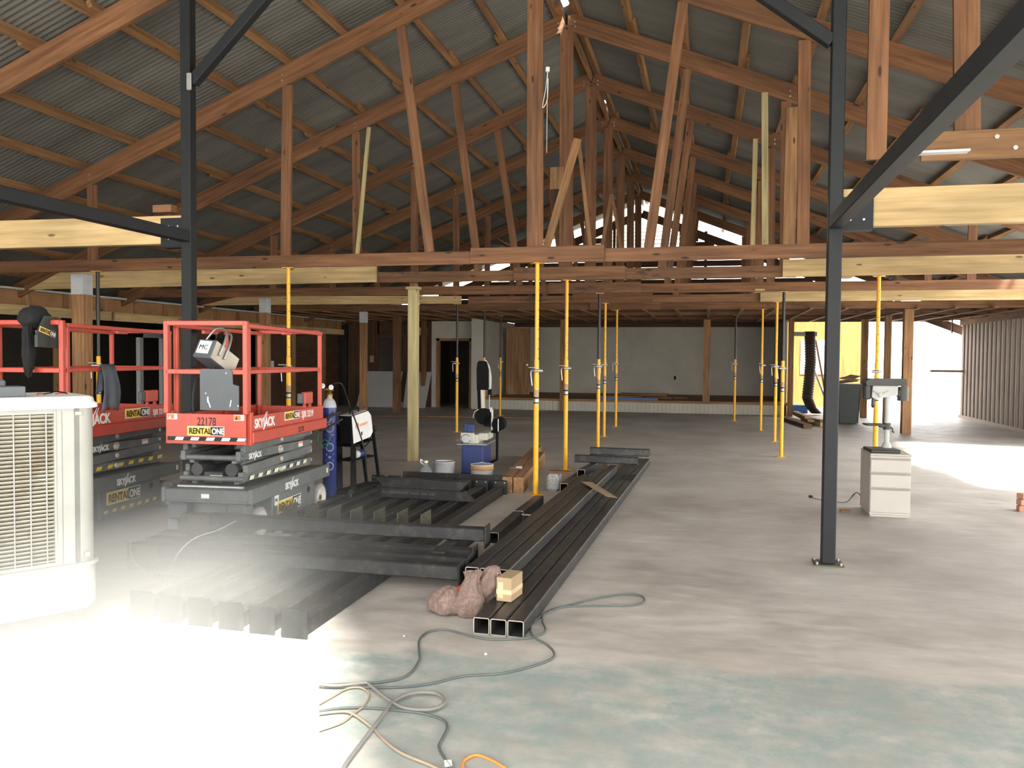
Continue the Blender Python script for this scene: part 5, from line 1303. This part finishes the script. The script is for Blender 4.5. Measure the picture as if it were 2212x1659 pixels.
for k in range(3): MB().obox((-.02+.015*k, .05*k, .03+.062*k), ((1, .2*k, 0), (-.2*k, 1, 0), (0, 0, 1)), (.2, .10, .06), .004).build('brick', plain('pink_brick_%d' % k, (.50, .25, .17), .9), t)

# ------------------------------------------------------------------ right back: bin, lumber, duct, sunlit plywood
cp = at(1833, 916); tb_ = thing('waste_bin', (cp.x+.0, cp.y+.3, 0), 'dark green wheeled waste bin filled with brown cardboard near the glare', 'bin', 0)
a = MB(); loft(a, [rrect(-.24, .24, -.26, .26, .05, .02), rrect(-.29, .30, -.30, .32, .06, .98)]); a.build('body', 'can', tb_)
a = MB(); loft(a, [rrect(-.32, .34, -.33, .35, .06, .88), rrect(-.32, .34, -.33, .35, .06, 1.0)]); a.build('rim', 'can', tb_)
for y in (.2,): 
    a = MB(); a.cyl((-.28, .28, .1), (-.22, .28, .1), .1, 16); a.cyl((.22, .28, .1), (.28, .28, .1), .1, 16); a.build('wheels', 'rubber', tb_)
for k, (x, y, rz, ti, s_) in enumerate(((-.05, 0, .3, .12, .5), (.05, .05, -.5, -.15, .42), (.1, -.05, .9, .2, .36))):
    d1 = Vector((math.cos(rz), math.sin(rz), ti)).normalized(); d2 = Vector((-math.sin(rz), math.cos(rz), .1)).normalized(); n3 = d1.cross(d2)
    solo('cardboard_piece', MB().obox((cp.x+x, cp.y+.3+y, 1.06+.06*k), (d1, d2, n3), (s_, s_*.8, .012)), 'cardboard', ['lowest flattened cardboard in the green bin', 'middle bent cardboard in the green bin', 'topmost cardboard piece sticking out of the green bin'][k], 'cardboard')
# lumber scraps on the floor
for k, (pa, pbb, w, h, z, mt, lab) in enumerate((((1697, 908), (1745, 925), .19, .09, 0, 'oldstain', 'dark scrap plank lowest in the floor pile by the stage'), ((1702, 892), (1752, 920), .16, .05, .09, 'brownpost', 'sloping grey brown plank on the scrap pile by the stage'), ((1712, 899), (1744, 916), .13, .05, .14, 'new', 'light short board on top of the scrap pile by the stage'), ((1735, 912), (1778, 922), .14, .10, 0, 'treated', 'greenish block right end of the scrap pile'), ((1735, 912), (1776, 921), .12, .05, .10, 'purlin', 'pale plank above the greenish block'))):
    a_ = at(*pa); b_ = at(*pbb); mb = MB(); mb.board((a_.x, a_.y if a_.y < 24 else 23.8, z+h/2), (b_.x, b_.y, z+h/2), h, w); solo('scrap_plank', mb, mt, lab, 'plank')
# black corrugated duct, hanging
a = MB(); cen = [(1749, 716, 25.2), (1750, 740, 25.2), (1751, 780, 25.2), (1748, 820, 25.2), (1744, 860, 25.2), (1752, 880, 25.2), (1764, 893, 25.2)]
P = [atY(x, y, Yq) for x, y, Yq in cen]; Q = []
for i in range(len(P)-1):
    for k in range(14): Q.append(P[i].lerp(P[i+1], k/14))
Q.append(P[-1]); vs = []; fs = []; n = 20
for i, p in enumerate(Q):
    rr = .165 if i % 2 else .14
    for k in range(n): th = 2*math.pi*k/n; vs.append(p+Vector((math.cos(th)*rr, math.sin(th)*rr, 0)))
for i in range(len(Q)-1):
    for k in range(n): fs.append([i*n+k, i*n+(k+1) % n, (i+1)*n+(k+1) % n, (i+1)*n+k])
a.add(vs, fs); a.v = [Vector((v.x, v.y, max(v.z, .01))) for v in a.v]
solo('corrugated_duct', a, 'duct', 'black corrugated duct hose hanging to the floor at the right end of the stage', 'hose')
solo('duct_shelf', MB().box(2.42, 3.1, 25.12, 25.28, 2.28, 2.40), 'boardwhite', 'short pale board across the top of the black duct', 'board')
solo('blue_crate', MB().box(2.45, 2.98, 25.9, 26.3, 0, .24, .02), 'bluetarp', 'small blue crate behind the lumber scraps', 'crate')
for k, (pa, pbb, rr, mt, lab) in enumerate((((1762, 735, 26.6), (1783, 850, 25.9), .03, 'brownpost', 'brown pole leaning beside the black duct'), ((1755, 790, 26.5), (1790, 880, 25.8), .035, 'galv', 'pale metal pole leaning low beside the black duct'))):
    q1 = atY(*pa); q2 = atY(*pbb); dq = (q2-q1); q3 = q1+dq*((q1.z-.02)/(-dq.z)); solo('leaning_pole', MB().cyl(q1, q3, rr, 10), mt, lab, 'pole')
pw = MB(); pw.box(2.3, 5.1, 29.3, 29.36, 0, 2.95); struct('wall_plywood', pw, 'ply', 'sunlit plywood wall beyond the right end of the stage')
pw = MB(); pw.box(2.5, 5.0, 29.24, 29.3, 1.0, 1.06); pw.box(3.0, 3.08, 29.24, 29.3, 1.0, 2.95); solo('pale_sheet', MB().box(3.1, 3.95, 29.265, 29.30, 1.1, 2.25), 'white', 'pale sheet fixed on the sunlit plywood wall', 'board')
# pale hanging bracket far right
q1 = atY(2072, 680, 24.0); solo('hanging_bracket', MB().box(q1.x-.015, q1.x+.015, 24.60, 24.64, 2.35, 2.7455), 'drill', 'thin bracket hanging from the ceiling before the far right glare', 'bracket')
solo('shelf_stub', MB().box(XR-.9, XR-.05, 25.2, 25.35, 1.28, 1.34), 'brownpost', 'wooden stub sticking out of the right wall into the glare', 'board')

# ------------------------------------------------------------------ cords on the floor
def cord(pts, r, mat, label, lift=0, cat='cord', extra=None):
    mb = MB(); mb.tube([at(x, y)+Vector((0, 0, r+lift+.001)) for x, y in pts], r, 8, sub=8)
    if extra: extra(mb)
    return solo('extension_cord', mb, mat, label, cat)
cord([(690, 1483), (760, 1480), (830, 1476), (880, 1462), (905, 1430), (905, 1410), (906, 1385), (925, 1368), (960, 1363), (1010, 1375), (1060, 1384), (1130, 1382), (1155, 1378), (1178, 1366), (1172, 1345), (1175, 1330), (1195, 1318), (1240, 1312), (1330, 1311), (1370, 1310), (1391, 1302), (1385, 1290), (1350, 1286), (1290, 1295), (1220, 1312), (1185, 1325), (1160, 1340), (1147, 1358), (1152, 1378), (1180, 1395), (1196, 1412), (1190, 1427), (1140, 1445), (1080, 1458), (1000, 1464), (930, 1480), (860, 1488), (780, 1488), (700, 1488)], .0065, 'cord', 'grey green extension cord looping round the near ends of the steel tubes')
cord([(690, 1488), (730, 1490), (790, 1484), (800, 1490), (845, 1525), (880, 1540), (930, 1542), (958, 1530), (955, 1515), (935, 1506), (890, 1507), (850, 1525), (830, 1550), (800, 1590), (770, 1630), (745, 1665), (735, 1690)], .0085, 'cordgrey', 'thick dusty grey cord crossing the foreground in one large loop', .012)
cord([(690, 1540), (740, 1533), (800, 1533), (860, 1538), (915, 1545), (955, 1558), (966, 1575), (955, 1600), (948, 1618), (962, 1645), (975, 1662)], .0065, 'cord', 'dark grey cord ending at the white tag near the bottom edge', .0)
cord([(690, 1548), (740, 1543), (765, 1550), (800, 1575), (835, 1610), (870, 1635), (930, 1660), (960, 1675)], .0065, 'cordbrown', 'dusty orange brown cord running to the bottom edge', .006)
cord([(690, 1525), (720, 1508), (750, 1492), (780, 1490), (798, 1505), (785, 1530), (765, 1545), (740, 1565), (690, 1583)], .005, 'cordbrown', 'thin brown cord curling near the sun patch', .004)
cord([(1000, 1670), (1002, 1648), (1028, 1635), (1060, 1645), (1090, 1662)], .0065, 'orange', 'short orange cord loop at the bottom edge')
c = at(968, 1655); solo('cord_tag', MB().obox((c.x, c.y, .012), ((1, .4, 0), (-.4, 1, 0), (0, 0, 1)), (.03, .05, .003)), 'letterwhite', 'white paper tag on the dark cord at the bottom edge', 'tag')
# thin pale wire over the crosswise columns
a = MB(); a.tube([at(510, 1125, .32), at(470, 1145, .32), at(420, 1163, .31), at(385, 1195, .215), at(365, 1235, .01), at(345, 1265, .01)], .0035, 6); solo('thin_wire', a, 'spray', 'thin pale wire trailing over the crosswise steel columns', 'wire')
a = MB(); a.tube([at(286, 1155, .32), at(281, 1190, .21), at(292, 1215, .1), at(320, 1235, .012), at(380, 1245, .012), at(460, 1240, .012)], .006, 6); solo('loose_hose', a, 'cordgrey', 'grey hose curling at the left ends of the crosswise columns', 'hose')
for k, (x, y, r) in enumerate(((722, 1374, .028), (718, 1463, .026))):
    c = at(x, y); solo('paint_spot', MB().cyl((c.x, c.y, .0), (c.x, c.y, .002), r, 24), 'white', ['round white dot on the slab, upper one by the tube stack', 'round white dot on the slab, lower one above the cords'][k], 'paint spot')
for k, (x, y) in enumerate(((1049, 1415), (873, 1376))):
    c = at(x, y); m_ = lump((c.x, c.y, .006), (.009, .009, .006), 6, k, .1); solo('pebble', m_, 'white' if k == 0 else 'spray', ['tiny white pebble on the floor below the cord', 'tiny grey pebble inside the cord loop'][k], 'pebble')

# ------------------------------------------------------------------ added haze imitating lens glare over the sunlit patch of slab
hm_ = bpy.data.materials.new('glare_volume'); hm_.use_nodes = True; n = hm_.node_tree.nodes; n.clear(); o_ = n.new('ShaderNodeOutputMaterial'); v_ = n.new('ShaderNodeVolumeScatter')
v_.inputs['Color'].default_value = (1, 1, .95, 1); v_.inputs['Anisotropy'].default_value = .1; l = hm_.node_tree.links; l.new(v_.outputs[0], o_.inputs['Volume'])
tc = n.new('ShaderNodeTexCoord'); sp = n.new('ShaderNodeSeparateXYZ'); l.new(tc.outputs['Object'], sp.inputs[0])
def fall(i, a, b, mx=1.0):
    q = n.new('ShaderNodeMapRange'); q.interpolation_type = 'SMOOTHSTEP'; q.inputs[1].default_value = a; q.inputs[2].default_value = b; q.inputs[3].default_value = 0; q.inputs[4].default_value = mx
    l.new(sp.outputs[i], q.inputs[0]); return q.outputs[0]
def mul(a, b):
    q = n.new('ShaderNodeMath'); q.operation = 'MULTIPLY'; l.new(a, q.inputs[0]); l.new(b, q.inputs[1]); return q.outputs[0]
HX, HY = -3.6, 4.2      # centre of the glare haze box
den = mul(mul(fall(0, -1.7-HX, -3.2-HX), fall(1, 6.9-HY, 4.1-HY)), fall(2, .95, .0, .46)); l.new(den, v_.inputs['Density'])
hz = MB().box(-5.9, -1.3, 1.5, 6.9, .0005, .95); M['haze'] = hm_
hzo = hz.build('glare_haze', 'haze'); tag(hzo, 'added haze imitating lens glare low over the slab by the cooler', 'haze', None, 'stuff')
